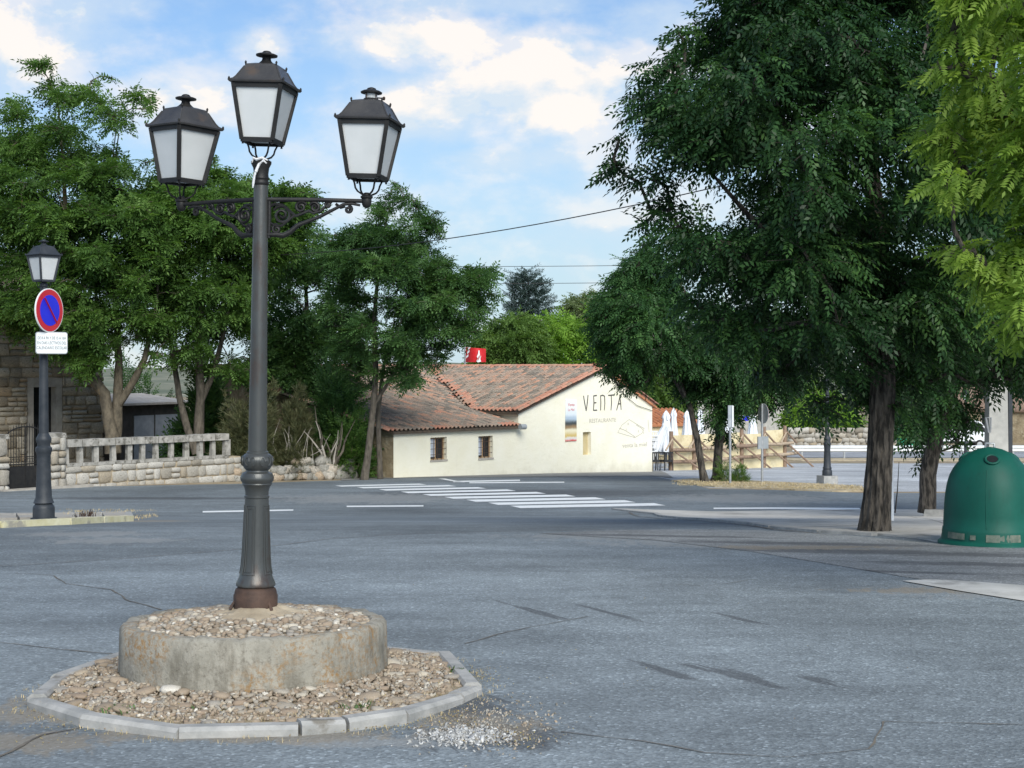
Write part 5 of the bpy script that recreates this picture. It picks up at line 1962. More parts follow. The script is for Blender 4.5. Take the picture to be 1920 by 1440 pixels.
# guard rail
gr = thing('guard_rail', (25, 92.8, gz(92.8)), 'white steel guard rail along the far road', 'guard rail')
x0, x1 = P(1486, 0, 92.8).x, P(2080, 0, 92.8).x
for z in (.50, .70):
    mb = MB()
    pr2 = [(-.03, -.09), (.03, -.05), (.03, .05), (-.03, .09)]
    vs = [(x, 92.8 - a, gz(92.8) + z + b) for x in (x0, x1) for a, b in pr2]
    mb.add(vs + [(x, y + .012, zz) for x, y, zz in vs], [(i, 4 + i, 5 + i, 1 + i) for i in range(3)] + [(8 + 1 + i, 8 + 5 + i, 8 + 4 + i, 8 + i) for i in range(3)])
    mb.build('beam', 'rail_white', gr)
x = x0 + .6
while x < x1:
    MB().box((x, 92.9, gz(92.9) + .36), (.10, .12, .84)).build('post', 'galvanised', gr)
    x += 2.6

# white van
vb = P(1792, 0, 110)
van = thing('van', (vb.x, 110, gz(110)), 'white van parked across the far road beside the stone building', 'van')
ox, oy, oz = vb.x, 110.0, gz(110) + .02


def vp(x, y, z):
    return Vector((ox + x, oy + y, oz + z))


sec = [(-2.2, .45), (2.25, .45), (2.3, 1.0), (2.1, 1.25), (1.55, 1.95), (1.2, 2.1), (-2.1, 2.12), (-2.25, 1.9)]
MB().slab([vp(x, -.95, z) for x, z in sec], (0, -1, 0), 1.9).build('body', 'van_white', van)
for q in (((.75, 1.3), (1.95, 1.3), (1.5, 1.88), (.75, 1.9)), ((-.5, 1.3), (.6, 1.3), (.6, 1.9), (-.5, 1.9)), ((-1.95, 1.3), (-.65, 1.3), (-.65, 1.9), (-1.95, 1.9))):
    MB().slab([vp(x, -.965, z) for x, z in q], (0, -1, 0), .02).build('window', 'window_dark', van)
for x in (-1.45, 1.45):
    Mw = Matrix.Translation(vp(x, -.86, .33)) @ Matrix.Rotation(R(90), 4, 'X')
    wh = MB().lathe([(.2, -.1), (.33, -.1), (.34, -.05), (.34, .09), (.31, .12), (.2, .12)], 24, Mw).build('wheel', 'rubber_black', van, smooth=40)
    MB().lathe([(.05, .09), (.2, .10), (.2, .125), (.06, .13)], 18, Mw).build('rim', 'galvanised', wh, smooth=40)
    Mw2 = Matrix.Translation(vp(x, .86, .33)) @ Matrix.Rotation(R(90), 4, 'X')
    MB().lathe([(.2, -.1), (.33, -.1), (.34, .09), (.2, .12)], 16, Mw2).build('wheel', 'rubber_black', van, smooth=40)
MB().box(vp(-2.24, -.8, 1.25), (.05, .18, .5)).build('tail_light', 'tail_red', van)
MB().box(vp(2.27, -.7, .85), (.06, .35, .18)).build('headlight', 'frosted_pane', van)
MB().box(vp(0, -.955, .5), (4.4, .03, .14)).build('side_skirt', 'black_plastic', van)
# green container
cb = P(1703, 0, 108)
cont = thing('waste_container', (cb.x, 108, gz(108)), 'bright green wheeled waste container across the far road', 'container')
MB().box((cb.x, 108, gz(108) + .72), (1.35, 1.0, 1.05), None, 1.12).build('tub', 'crate_green', cont)
MB().slab([(cb.x - .8, 107.4, gz(108) + 1.25), (cb.x + .8, 107.4, gz(108) + 1.25), (cb.x + .8, 107.7, gz(108) + 1.5), (cb.x + .8, 108.5, gz(108) + 1.5), (cb.x - .8, 108.5, gz(108) + 1.5), (cb.x - .8, 107.7, gz(108) + 1.5)][:4] + [(cb.x - .8, 108.5, gz(108) + 1.5), (cb.x - .8, 107.7, gz(108) + 1.5)], (0, 0, 1), .06).build('lid', 'crate_green', cont)
for sx in (-.5, .5):
    MB().tube([(cb.x + sx, 107.6, gz(108) + .1), (cb.x + sx + .06, 107.6, gz(108) + .1)], .1, 10).build('wheel', 'rubber_black', cont)


# ------------------------------------------------------------------ lamp and sign poles on the verge
def small_lamp(u, v, D, s, label, block=True):
    b = Vector(((u - 960) / FPX * D, D, gz(D)))
    t = thing('street_lamp', b, label, 'street lamp')
    z0 = 0
    if block:
        MB().box(b + Vector((0, 0, .10)), (.52, .5, .36), Matrix.Rotation(.3, 3, 'Z'), .96).build('footing', 'kerb_concrete', t)
        z0 = .27
    Mx = Matrix.Translation(b + Vector((0, 0, z0))) @ Matrix.Scale(s, 4)
    MB().lathe([(20, 0), (20, 20), (17, 26), (15.5, 28), (19, 30), (15, 38), (13.5, 70), (12.5, 108), (14, 124), (15.5, 128), (12, 136), (14, 146), (11, 156), (9, 160)], 20, Mx).build('pedestal', 'grey_iron', t, smooth=35)
    MB().lathe([(9, 158), (8.2, 260), (7, 380), (6.2, 436)], 14, Mx).build('shaft', 'grey_iron', t, smooth=35)
    lantern(t, Mx @ Vector((0, 0, 430)), R(20), 0, s * .455, iron='grey_iron', extra=False)


small_lamp(1551, 0, 48.5, .0080, 'street lamp on a square concrete footing behind the big tree')
small_lamp(1811, 0, 84, .0080, 'distant street lamp between the bottle bank and the dark trunk', False)


def road_sign(u, vb, vt, D, kind, label):
    b = Vector(((u - 960) / FPX * D, D, gz(D)))
    zt = EYE - (vt - HZ) / FPX * D
    t = thing('road_sign', b, label, 'road sign')
    MB().tube([b + Vector((0, 0, -.1)), Vector((b.x, b.y, zt))], .04, 10).build('pole', 'galvanised', t, smooth=50)
    return t, b, zt


rs, b, zt = road_sign(1429, 912, 757, 49.2, 'round', 'grey sign pole with a round red sign seen edge-on')
nr = Vector((.93, .36, 0)).normalized()
sd_ = Vector((-nr.y, nr.x, 0))
c0 = Vector((b.x, b.y, zt - .32)) + nr * .05
for rr, mt, o in ((.33, 'sign_back', 0), (.325, 'sign_red', .006)):
    MB().slab([c0 + nr * o + (sd_ * math.cos(a) + Vector((0, 0, 1)) * math.sin(a)) * rr for a in np.linspace(0, 2 * math.pi, 28, endpoint=False)], nr, .015).build('disc', mt, rs)
MB().box(c0 + Vector((-.02, 0, -.95)), (.42, .05, .40), Matrix.Rotation(.5, 3, 'Z')).build('back_plate', 'sign_back', rs)
rs, b, zt = road_sign(1369, 908, 760, 47.6, 'square', 'slim sign pole with a narrow upright panel beside the ivy trunk')
MB().box(Vector((b.x, b.y - .05, zt - .35)), (.16, .05, .70), Matrix.Rotation(.2, 3, 'Z')).build('panel', 'sheet_metal', rs)
MB().box(Vector((b.x + .07, b.y - .08, zt - .35)), (.05, .04, .68), Matrix.Rotation(.2, 3, 'Z')).build('panel_face', 'sign_white', rs)

# concrete utility pole
ub = P(1868, 0, 30.5)
up = thing('utility_pole', (ub.x, 30.5, gz(30.5)), 'square concrete utility pole rising into the trees behind the bottle bank', 'utility pole')
MB().box((ub.x, 30.5, gz(30.5) + 4.2), (.42, .34, 9.2), None, .6).build('pole', 'concrete_pole', up)
MB().box((ub.x + .24, 30.4, gz(30.5) + 1.9), (.08, .10, 3.8)).build('cable_duct', 'grey_iron', up)
MB().tube([(ub.x - .25, 30.2, gz(30.5) + 1.75), (ub.x - .32, 30.15, gz(30.5) + 2.05), (ub.x - .22, 30.15, gz(30.5) + 2.05), (ub.x - .2, 30.25, gz(30.5) + 1.75)], .02, 6).build('bracket', 'galvanised', up)

# ------------------------------------------------------------------ the green bottle bank
BD = 17.4
BS = BD / FPX
bb_ = Vector(((1856 - 960) / FPX * BD, BD, gz(BD) + .006))
bz0 = bb_.z
BH = (EYE - (838 - HZ) / FPX * BD) - bz0
k_ = BH / 192.0
bin_ = thing('bottle_bank', bb_, 'domed green plastic bottle bank with round openings at the right edge', 'container')
bp = [(97, 0), (99, 3), (98, 7), (92, 12), (91, 20), (90, 30), (89.5, 34), (88, 36), (87, 60), (85.5, 90), (82, 115), (76, 135), (66, 155), (54, 169), (40, 180), (24, 187.5), (10, 191), (2, 192)]


def squ(r, a, z):
    return r * (1 + .012 * math.cos(4 * a)), z


MB().lathe([(r * k_, z * k_) for r, z in bp], 64, Matrix.Translation(bb_), fn=squ).build('shell', 'bin_green', bin_, smooth=35)


def bs_pt(a, z, out=0):
    r = np.interp(z, [q[1] for q in bp], [q[0] for q in bp])
    return bb_ + Vector(((r + out) * k_ * math.cos(a), (r + out) * k_ * math.sin(a), z * k_))


for a in (R(-103), R(17), R(137)):
    c, e1 = bs_pt(a, 170), (bs_pt(a, 177) - bs_pt(a, 163)).normalized()
    e2 = (bs_pt(a + .1, 170) - bs_pt(a - .1, 170)).normalized()
    nn = e2.cross(e1).normalized()
    if nn.z < 0:
        nn = -nn
    ring = [c + (e1 * math.cos(x) * 11.5 + e2 * math.sin(x) * 12.5) * k_ + nn * .004 for x in np.linspace(0, 2 * math.pi, 28)]
    op = MB().tube(ring, 2.6 * k_, 8, cap=False).build('opening_rim', 'bin_green', bin_, smooth=60)
    MB().slab([c + (e1 * math.cos(x) + e2 * math.sin(x)) * 11 * k_ + nn * .012 for x in np.linspace(0, 2 * math.pi, 28, endpoint=False)], nn, .02).build('opening', 'window_dark', op)
for a in (R(-112), R(-22), R(68), R(158)):           # mould seams
    pts = [bs_pt(a + (.0 if z > 60 else .02 * (60 - z) / 60), z, .2) for z in (38, 45, 60, 80, 100, 120, 135, 150)]
    MB().tube(pts, .9 * k_, 6).build('seam', 'bin_green', bin_, smooth=60)
for a0, a1, z0_, z1_ in ((R(-166), R(-138), 16, 28), (R(-131), R(-124), 17, 26), (R(-112), R(-70), 14, 28), (R(-60), R(-30), 15, 27)):
    mb = MB()
    n = 8
    vs = []
    for i in range(n + 1):
        a = a0 + (a1 - a0) * i / n
        vs += [bs_pt(a, z0_, 1.0), bs_pt(a, z1_, 1.0)]
    mb.add(vs, [(2 * i, 2 * i + 2, 2 * i + 3, 2 * i + 1) for i in range(n)])
    mb.build('worn_sticker', 'sticker', bin_)
MB().tube([bb_ + Vector((x * k_, 0, z * k_)) for x, z in ((-9, 190), (-8, 199), (8, 199), (9, 190))], 2.2 * k_, 8).build('lifting_loop', 'galvanised', bin_, smooth=50)

# thin post and stick by the big trunk, kerb block by the dark trunk
pb = G(1672, 976, .03)
tag(MB().tube([pb + Vector((0, 0, -.05)), pb + Vector((-.02, 0, 1.9))], .035, 8).build('marker_post', 'rail_white', org=pb), 'slim white post standing right behind the big trunk', 'post')
pb = G(1678, 962, .03)
tag(MB().tube([pb + Vector((0, 0, -.02)), pb + Vector((.06, 0, .55)), pb + Vector((.10, .02, 1.2))], [.018, .013, .006], 6).build('bare_stick', 'bark', org=pb), 'bare thin sapling stick beside the slim white post', 'sapling')
pb = G(1750, 968, .03)
tag(MB().box(pb + Vector((.35, 0, .06)), (1.1, .22, .16), Matrix.Rotation(-.25, 3, 'Z'), .94).build('kerb_block', 'kerb_concrete', org=pb), 'loose concrete kerb block lying at the dark leaning trunk', 'kerb block')

# overhead cables


def cable(name, pa, pb, sag, r, label):
    pts = []
    for k in range(25):
        t = k / 24
        p = pa.lerp(pb, t)
        p.z -= sag * 4 * t * (1 - t)
        pts.append(p)
    return tag(MB().tube(pts, r, 5).build(name, 'cable_black', org=pa), label, 'cable')


cable('overhead_cable', P(440, 480, 55), P(1868, 213, 30.5), .69, .015, 'thick overhead cable rising from the left trees into the big tree')
cable('overhead_cable', P(-300, 470, 88), P(2300, 455, 88), 1.15, .016, 'thin upper overhead cable above the spruce')
cable('overhead_cable', P(-300, 503, 88), P(2300, 488, 88), 1.12, .016, 'thin lower overhead cable beside the spruce top')

# ------------------------------------------------------------------ vegetation
def spray_template(kind, rg):
    """a short leafy twig along +x, unit length; leaves are folded quads. returns verts, quads, leaf ids"""
    V, F, I = [], [], []

    def leaf(b, d, ln, wd, nrm):
        d = np.array(d, float)
        d /= np.linalg.norm(d)
        nrm = np.array(nrm, float)
        s_ = np.cross(d, nrm)
        s_ /= np.linalg.norm(s_)
        up_ = np.cross(s_, d)
        b = np.array(b, float)
        o = len(V)
        V.extend([b, b + d * ln * .45 + s_ * wd * .5 + up_ * wd * .22, b + d * ln, b + d * ln * .45 - s_ * wd * .5 + up_ * wd * .22])
        F.append((o, o + 1, o + 2, o + 3))
        I.extend([len(F)] * 4)
    if kind in ('pinnate', 'ash'):
        n = 7 if kind == 'pinnate' else 5
        for k in range(n):
            x = .18 + .76 * k / n
            z = -.28 * x * x
            for sg in (-1, 1):
                leaf((x, 0, z), (.55 + rg.uniform(-.15, .15), sg, -.25 + rg.uniform(-.25, .15)), .30 * (1 - .3 * abs(k - 2.5) / n) * rg.uniform(.85, 1.15), .115, (0, 0, 1))
        leaf((.96, 0, -.27), (1, rg.uniform(-.2, .2), -.5), .28, .11, (0, 0, 1))
    elif kind == 'elm':
        n = 11
        for k in range(n):
            x = .05 + .92 * k / n
            z = -.30 * x * x
            sg = 1 if k % 2 else -1
            leaf((x, 0, z), (.75 + rg.uniform(-.2, .2), sg * .8, -.45 + rg.uniform(-.3, .2)), .235 * rg.uniform(.8, 1.15), .105, (rg.uniform(-.3, .3), rg.uniform(-.3, .3), 1))
        leaf((.97, 0, -.30), (1, 0, -.6), .24, .10, (0, 0, 1))
    elif kind == 'needle':
        n = 10
        for k in range(n):
            x = .05 + .9 * k / n
            for j in range(3):
                a = rg.uniform(0, 6.28)
                leaf((x, 0, 0), (.9, math.cos(a), math.sin(a)), .20, .05, (rg.uniform(-1, 1), rg.uniform(-1, 1), 1))
    elif kind == 'broom':
        for k in range(12):
            leaf((rg.uniform(0, .4), 0, 0), (1, rg.uniform(-.9, .9), rg.uniform(-.7, .7)), rg.uniform(.3, .7), .04, (rg.uniform(-1, 1), rg.uniform(-1, 1), 1))
    return np.array(V), np.array(F), np.array(I)


def place_sprays(kind, pts, dirs, size, seed, tintv, var=.16):
    rg = np.random.RandomState(seed)
    Vs, Fs, Ts = [], [], []
    m = len(pts)
    tmpl = [spray_template(kind, random.Random(seed * 7 + i)) for i in range(5)]
    which = rg.randint(0, 5, m)
    d = dirs / (np.linalg.norm(dirs, axis=1, keepdims=True) + 1e-9)
    up_ = np.array([0, 0, 1.0]) + rg.normal(0, .45, (m, 3))
    y = np.cross(up_, d)
    y /= np.linalg.norm(y, axis=1, keepdims=True) + 1e-9
    z = np.cross(d, y)
    s = size * rg.uniform(.75, 1.25, m)
    o = 0
    for w_ in range(5):
        ix = np.where(which == w_)[0]
        if not len(ix):
            continue
        V, F, I = tmpl[w_]
        k = len(V)
        A = (V[None, :, 0, None] * d[ix][:, None, :] + V[None, :, 1, None] * y[ix][:, None, :] + V[None, :, 2, None] * z[ix][:, None, :]) * s[ix][:, None, None] + pts[ix][:, None, :]
        Vs.append(A.reshape(-1, 3))
        Fs.append((F[None] + (np.arange(len(ix)) * k)[:, None, None] + o).reshape(-1, 4))
        lt = rg.normal(0, var * .6, (len(ix), I.max() + 1))[:, I]
        T = tintv[ix][:, None] + lt
        Ts.append(T.ravel())
        o += len(ix) * k
    return np.concatenate(Vs), np.concatenate(Fs), np.clip(np.concatenate(Ts), 0, 1)


def poly_dist(pts, poly):
    """inside mask and distance to the outline (photo pixels)"""
    P_ = np.array(poly, float)
    Q = np.roll(P_, -1, 0)
    x, y = pts[:, 0], pts[:, 1]
    ins = np.zeros(len(pts), bool)
    dist = np.full(len(pts), 1e9)
    for a, b in zip(P_, Q):
        c = ((a[1] > y) != (b[1] > y)) & (x < (b[0] - a[0]) * (y - a[1]) / (b[1] - a[1] + 1e-12) + a[0])
        ins ^= c
        ab = b - a
        t = np.clip(((pts - a) @ ab) / (ab @ ab), 0, 1)
        dist = np.minimum(dist, np.linalg.norm(pts - (a + t[:, None] * ab), axis=1))
    return ins, dist


def tree(name, label, cat, trunks, outline, D, depth, ncl, nsp, kind, size, lm, bark, seed, group=None, droop=.35, rcl=.7, flat=.65, nodes=None, base=None, thin=1.0, trunk_ridge=False, sep_leaves=0, twigs=5, min_r=.012, dead=(), keep=None, outk=.55):
    """trunks: polylines of (u, v, D, radius); crown: leafy clumps that fill an outline, rounded in depth"""
    rg = np.random.RandomState(seed)
    sc = D / FPX
    b0 = trunks[0][0]
    root = Vector(P(b0[0], b0[1], b0[2]))
    root.z = gz(b0[2]) if base is None else base
    t = thing(name, root, label, cat, group)
    # clump centres
    op = np.array(outline, float)
    lo, hi = op.min(0), op.max(0)
    cand = rg.uniform(lo, hi, (ncl * 40, 2))
    ins, dist = poly_dist(cand, outline)
    cand, dist = cand[ins], dist[ins]
    emax = dist.max()
    mind = math.sqrt((hi - lo).prod() / ncl) * .34
    C, Rr = [], []
    for c, e in zip(cand, dist):
        if keep is not None and rg.rand() > keep(c[0], c[1]):
            continue
        if len(C) >= ncl:
            break
        dd = depth * math.sqrt(min(1, e / emax * 1.2)) * rg.uniform(-1, 1)
        p = np.array(P(c[0], c[1], D + dd))
        r = rcl * rg.uniform(.6, 1.25)
        r = min(r, e * sc * 1.05 + .10 * rcl)
        if all(np.linalg.norm(p - q) > .55 * min(r, s_) for q, s_ in zip(C, Rr)):
            C.append(p)
            Rr.append(max(r, .25 * rcl))
    C, Rr = np.array(C), np.array(Rr)
    # skeleton: trunk nodes, then every clump hooks on to the nearest node below or beside it
    nodes_, par, rad = [], [], []
    mb = MB()
    ends = []
    for tr in trunks:
        pts = [np.array(P(u, v, d)) for (u, v, d, r) in tr]
        if tr is trunks[0] or True:
            pass
        dense, dr = [], []
        for i in range(len(pts) - 1):
            m = max(2, int(np.linalg.norm(pts[i + 1] - pts[i]) / .25))
            for k in range(m):
                dense.append(pts[i] + (pts[i + 1] - pts[i]) * k / m)
                dr.append(tr[i][3] + (tr[i + 1][3] - tr[i][3]) * k / m)
        dense.append(pts[-1])
        dr.append(tr[-1][3])
        if not trunk_ridge:
            wob = np.cumsum(rg.normal(0, .012, (len(dense), 3)), 0) * .5
            dense = [p + w_ for p, w_ in zip(dense, wob)]
            mb.tube(dense, [r * (1 + rg.uniform(-.05, .05)) for r in dr], 12)
        else:
            n = 56
            vs, fs = [], []
            for i, (p, r) in enumerate(zip(dense, dr)):
                for k in range(n):
                    a = 2 * math.pi * k / n
                    h = p[2]
                    rid = .13 * (math.sin(a * 13 + 1.7 * math.sin(h * 2.3) + .8 * math.sin(h * 5.1 + a)) * .6 + .4 * math.sin(a * 23 + 2.2 * math.sin(h * 3.1 + 2)))
                    rid += rg.uniform(-.04, .04)
                    vs.append((p[0] + r * (1 + rid) * math.cos(a), p[1] + r * (1 + rid) * math.sin(a), h))
            for i in range(len(dense) - 1):
                for k in range(n):
                    fs.append((i * n + k, i * n + (k + 1) % n, (i + 1) * n + (k + 1) % n, (i + 1) * n + k))
            mb.add(vs, fs)
        k0 = int(len(dense) * .45)
        for i in range(k0, len(dense)):
            nodes_.append(dense[i])
            par.append(-1)
            rad.append(dr[i])
    mb.build('trunk', bark, t, smooth=60)
    top = nodes_[-1]
    order = np.argsort(np.linalg.norm(C - np.mean(nodes_, 0), axis=1))
    links = []
    cnode = {}
    for ci in order:
        p = C[ci]
        N = np.array(nodes_)
        dvec = p - N
        cost = np.linalg.norm(dvec, axis=1) + np.maximum(0, -dvec[:, 2]) * .9
        j = int(np.argmin(cost))
        a = N[j]
        mid = (a + p) / 2 + np.array([0, 0, .12 * np.linalg.norm(p - a)]) + rg.normal(0, .06 * np.linalg.norm(p - a), 3)
        i1 = len(nodes_)
        nodes_.append(mid)
        par.append(j)
        rad.append(None)
        nodes_.append(p)
        par.append(i1)
        rad.append(None)
        cnode[ci] = i1 + 1
    cntn = np.zeros(len(nodes_))
    for ci in cnode:
        j = cnode[ci]
        while j >= 0:
            cntn[j] += 1
            j = par[j]
    br = MB()
    rt = min(r for r in rad if r is not None)
    for i in range(len(nodes_)):
        if rad[i] is None:
            rad[i] = max(min_r, min(rt, .017 * thin * math.sqrt(cntn[i]) * 1.25 * (size / .4) ** .5))
    for i in range(len(nodes_)):
        j = par[i]
        if j >= 0:
            br.tube([nodes_[j], (nodes_[j] + nodes_[i]) / 2 + rg.normal(0, .02, 3), nodes_[i]], [min(rad[j], rad[i] * 1.35), rad[i] * 1.1, rad[i] * .9], 6, cap=False)
    # sprays in the clumps
    wts = Rr ** 2
    num = np.maximum(6, (nsp * wts / wts.sum()).astype(int))
    axis = np.array([root.x, root.y, 0])
    Pp, Dd, Tt = [], [], []
    for ci in range(len(C)):
        n = num[ci]
        q = rg.normal(0, 1, (n, 3))
        q /= np.linalg.norm(q, axis=1, keepdims=True)
        rr = rg.uniform(0, 1, n) ** .5
        off = q * rr[:, None] * Rr[ci] * np.array([1, 1, flat])
        pos = C[ci] + off
        outw = pos - np.array([top[0], top[1], 0])
        outw[:, 2] = 0
        outw /= np.linalg.norm(outw, axis=1, keepdims=True) + .3
        dr_ = off / Rr[ci] * .9 + outw * outk + rg.normal(0, .35, (n, 3))
        dr_[:, 2] -= droop
        Pp.append(pos - dr_ / (np.linalg.norm(dr_, axis=1, keepdims=True)) * size * .45)
        Dd.append(dr_)
        Tt.append(np.clip(rg.normal(.45, .13) + rg.normal(0, .16, n), 0, 1))
        for k in range(min(twigs, n)):
            e = pos[k]
            br.tube([C[ci], (C[ci] + e) / 2 + np.array([0, 0, .05]), e], [min_r * .9, min_r * .7, min_r * .35], 4, cap=False)
    br.build('branches', bark, t, smooth=60)
    Pp, Dd, Tt = np.concatenate(Pp), np.concatenate(Dd), np.concatenate(Tt)
    if sep_leaves:
        u_ = 960 + Pp[:, 0] / Pp[:, 1] * FPX
        v_ = HZ - (Pp[:, 2] - EYE) / Pp[:, 1] * FPX
        vis = (u_ < 1900) & (u_ > 0) & (v_ > 10) & (v_ < 1400)
        key = np.where(vis, Pp[:, 1], 1e6)
        ix = np.argsort(key)[:sep_leaves]
        ms = []
        for i in range(6):
            V, F, I = spray_template(kind, random.Random(500 + i))
            ms.append(mesh_np('leaf', V, F, lm, np.clip(.35 + .1 * i + np.random.RandomState(i).normal(0, .1, I.max() + 1)[I], 0, 1)))
        for k in ix:
            d = Vector(Dd[k]).normalized()
            y = (Vector((0, 0, 1)) + Vector(rg.normal(0, .35, 3))).cross(d).normalized()
            z = d.cross(y)
            s_ = size * rg.uniform(.8, 1.25)
            piece('leaf', ms[rg.randint(6)], t, Pp[k], Matrix((d, y, z)).transposed(), (s_, s_, s_))
        mk = np.ones(len(Pp), bool)
        mk[ix] = False
        Pp, Dd, Tt = Pp[mk], Dd[mk], Tt[mk]
    V, F, T = place_sprays(kind, Pp, Dd, size, seed, Tt)
    me = mesh_np('crown', V - np.array(root), F, lm, T)
    o = bpy.data.objects.new('crown', me)
    COL.objects.link(o)
    o.parent = t
    if sep_leaves:
        o['kind'] = 'stuff'
    for (pts, r) in dead:
        MB().tube([P(*p) for p in pts], [r * (1 - .8 * k / (len(pts) - 1)) for k in range(len(pts))], 6).build('dead_branch', 'dead_wood', t, smooth=60)
    return t


# the big dark elm on the right
tree('elm_tree', 'large dark green tree with thick ridged trunk left of the bottle bank', 'tree',
     [[(1638, 1006, 19.4, .235), (1639, 992, 19.4, .20), (1642, 970, 19.4, .18), (1645, 930, 19.4, .168), (1649, 870, 19.4, .155), (1653, 780, 19.4, .15), (1656, 700, 19.4, .15), (1650, 560, 19.4, .15), (1640, 400, 19.5, .11), (1630, 240, 19.5, .07), (1640, 60, 19.5, .03)],
      [(1654, 705, 19.4, .11), (1600, 610, 19.2, .09), (1500, 500, 19.0, .065), (1400, 400, 18.8, .04), (1330, 320, 18.7, .02)],
      [(1654, 690, 19.4, .11), (1730, 590, 19.6, .085), (1850, 470, 19.8, .06), (1960, 380, 20, .03)],
      [(1650, 560, 19.4, .08), (1560, 420, 18.9, .06), (1480, 250, 18.7, .04), (1420, 120, 18.6, .02)]],
     [(1340, -60), (1300, 25), (1262, 42), (1214, 90), (1190, 135), (1182, 185), (1158, 235), (1135, 290), (1100, 318), (1150, 330), (1185, 365), (1215, 405), (1190, 445), (1185, 490), (1230, 560), (1300, 620), (1370, 680), (1430, 725), (1480, 760), (1530, 805), (1575, 815), (1600, 770), (1690, 770), (1740, 730), (1800, 720), (1880, 740), (1980, 720), (2080, 620), (2160, 450), (2150, 200), (2060, 0), (1950, -150), (1800, -240), (1600, -240), (1440, -160)],
     19.4, 2.9, 250, 22500, 'elm', .345, 'leaf_elm', 'bark', 11, droop=.32, rcl=.66, flat=.65, outk=.85, trunk_ridge=True, min_r=.008, twigs=6)
# dark tree further along the pavement
tree('elm_tree', 'slimmer dark tree with leaning black trunk behind the bottle bank', 'tree',
     [[(1738, 962, 32.5, .20), (1740, 930, 32.5, .185), (1741, 890, 32.5, .17), (1752, 840, 32.5, .165), (1768, 780, 32.5, .16), (1780, 700, 32.5, .13), (1800, 560, 32.5, .08), (1820, 420, 32.5, .03)]],
     [(1660, 690), (1690, 560), (1740, 440), (1850, 380), (1980, 400), (2060, 520), (2060, 680), (1980, 760), (1900, 770), (1850, 735), (1830, 770), (1810, 830), (1760, 850), (1700, 880), (1680, 840), (1660, 790)],
     32.5, 2.6, 110, 6000, 'elm', .48, 'leaf_elm', 'bark', 23, droop=.5, rcl=.75, min_r=.01)
# golden robinia close by on the right
tree('robinia_tree', 'golden green robinia with feathery leaves filling the upper right corner', 'tree',
     [[(2330, 1190, 11.6, .2), (2320, 900, 11.6, .17), (2300, 600, 11.6, .15), (2240, 350, 11.6, .12), (2150, 150, 11.6, .07), (2060, 0, 11.5, .03)]],
     [(1800, -60), (1742, 55), (1750, 120), (1708, 190), (1690, 245), (1730, 330), (1742, 380), (1722, 436), (1762, 470), (1795, 505), (1800, 560), (1845, 590), (1872, 630), (1960, 660), (2120, 640), (2300, 560), (2420, 300), (2400, 50), (2250, -150), (2000, -200)],
     11.6, 1.3, 95, 4600, 'pinnate', .215, 'leaf_gold', 'bark', 31, droop=.45, rcl=.42, flat=.7, sep_leaves=300, min_r=.006, twigs=4)
# two slim trees on the verge
tree('verge_tree', 'young tree with slim leaning trunk on the dry verge', 'tree',
     [[(1322, 910, 49.5, .16), (1316, 880, 49.5, .12), (1306, 820, 49.5, .105), (1292, 760, 49.5, .09), (1262, 705, 49.5, .08), (1235, 640, 49.5, .06), (1215, 590, 49.5, .03)], [(1288, 752, 49.5, .07), (1270, 700, 49.3, .05), (1276, 640, 49.2, .03)]],
     [(1185, 470), (1225, 435), (1260, 500), (1300, 560), (1350, 640), (1340, 700), (1290, 715), (1240, 690), (1215, 735), (1170, 735), (1135, 700), (1108, 640), (1105, 575), (1135, 525)],
     49.5, 2.2, 100, 5200, 'elm', .54, 'leaf_verge', 'bark', 41, droop=.3, rcl=.85, min_r=.015,
     dead=((((1240, 650, 48.6), (1225, 630, 48.3), (1210, 600, 48.2)), .03), (((1236, 640, 48.5), (1214, 632, 48.2), (1198, 640, 48.1)), .025), (((1245, 660, 48.5), (1222, 655, 48.2), (1205, 625, 48.1), (1200, 612, 48)), .025), (((1240, 655, 48.4), (1240, 620, 48.3), (1233, 600, 48.2)), .02)))
tree('verge_tree', 'dark ivy-footed tree standing upright on the dry verge', 'tree',
     [[(1342, 908, 50.4, .24), (1344, 890, 50.4, .17), (1346, 850, 50.4, .15), (1350, 800, 50.4, .145), (1348, 740, 50.4, .12), (1352, 660, 50.4, .08), (1360, 590, 50.4, .03)]],
     [(1270, 600), (1330, 560), (1420, 570), (1490, 640), (1510, 710), (1470, 760), (1420, 770), (1380, 790), (1372, 830), (1330, 815), (1316, 770), (1270, 740), (1250, 670)],
     50.4, 2.2, 100, 5000, 'elm', .56, 'leaf_elm', 'bark', 43, droop=.4, rcl=.85, min_r=.015)
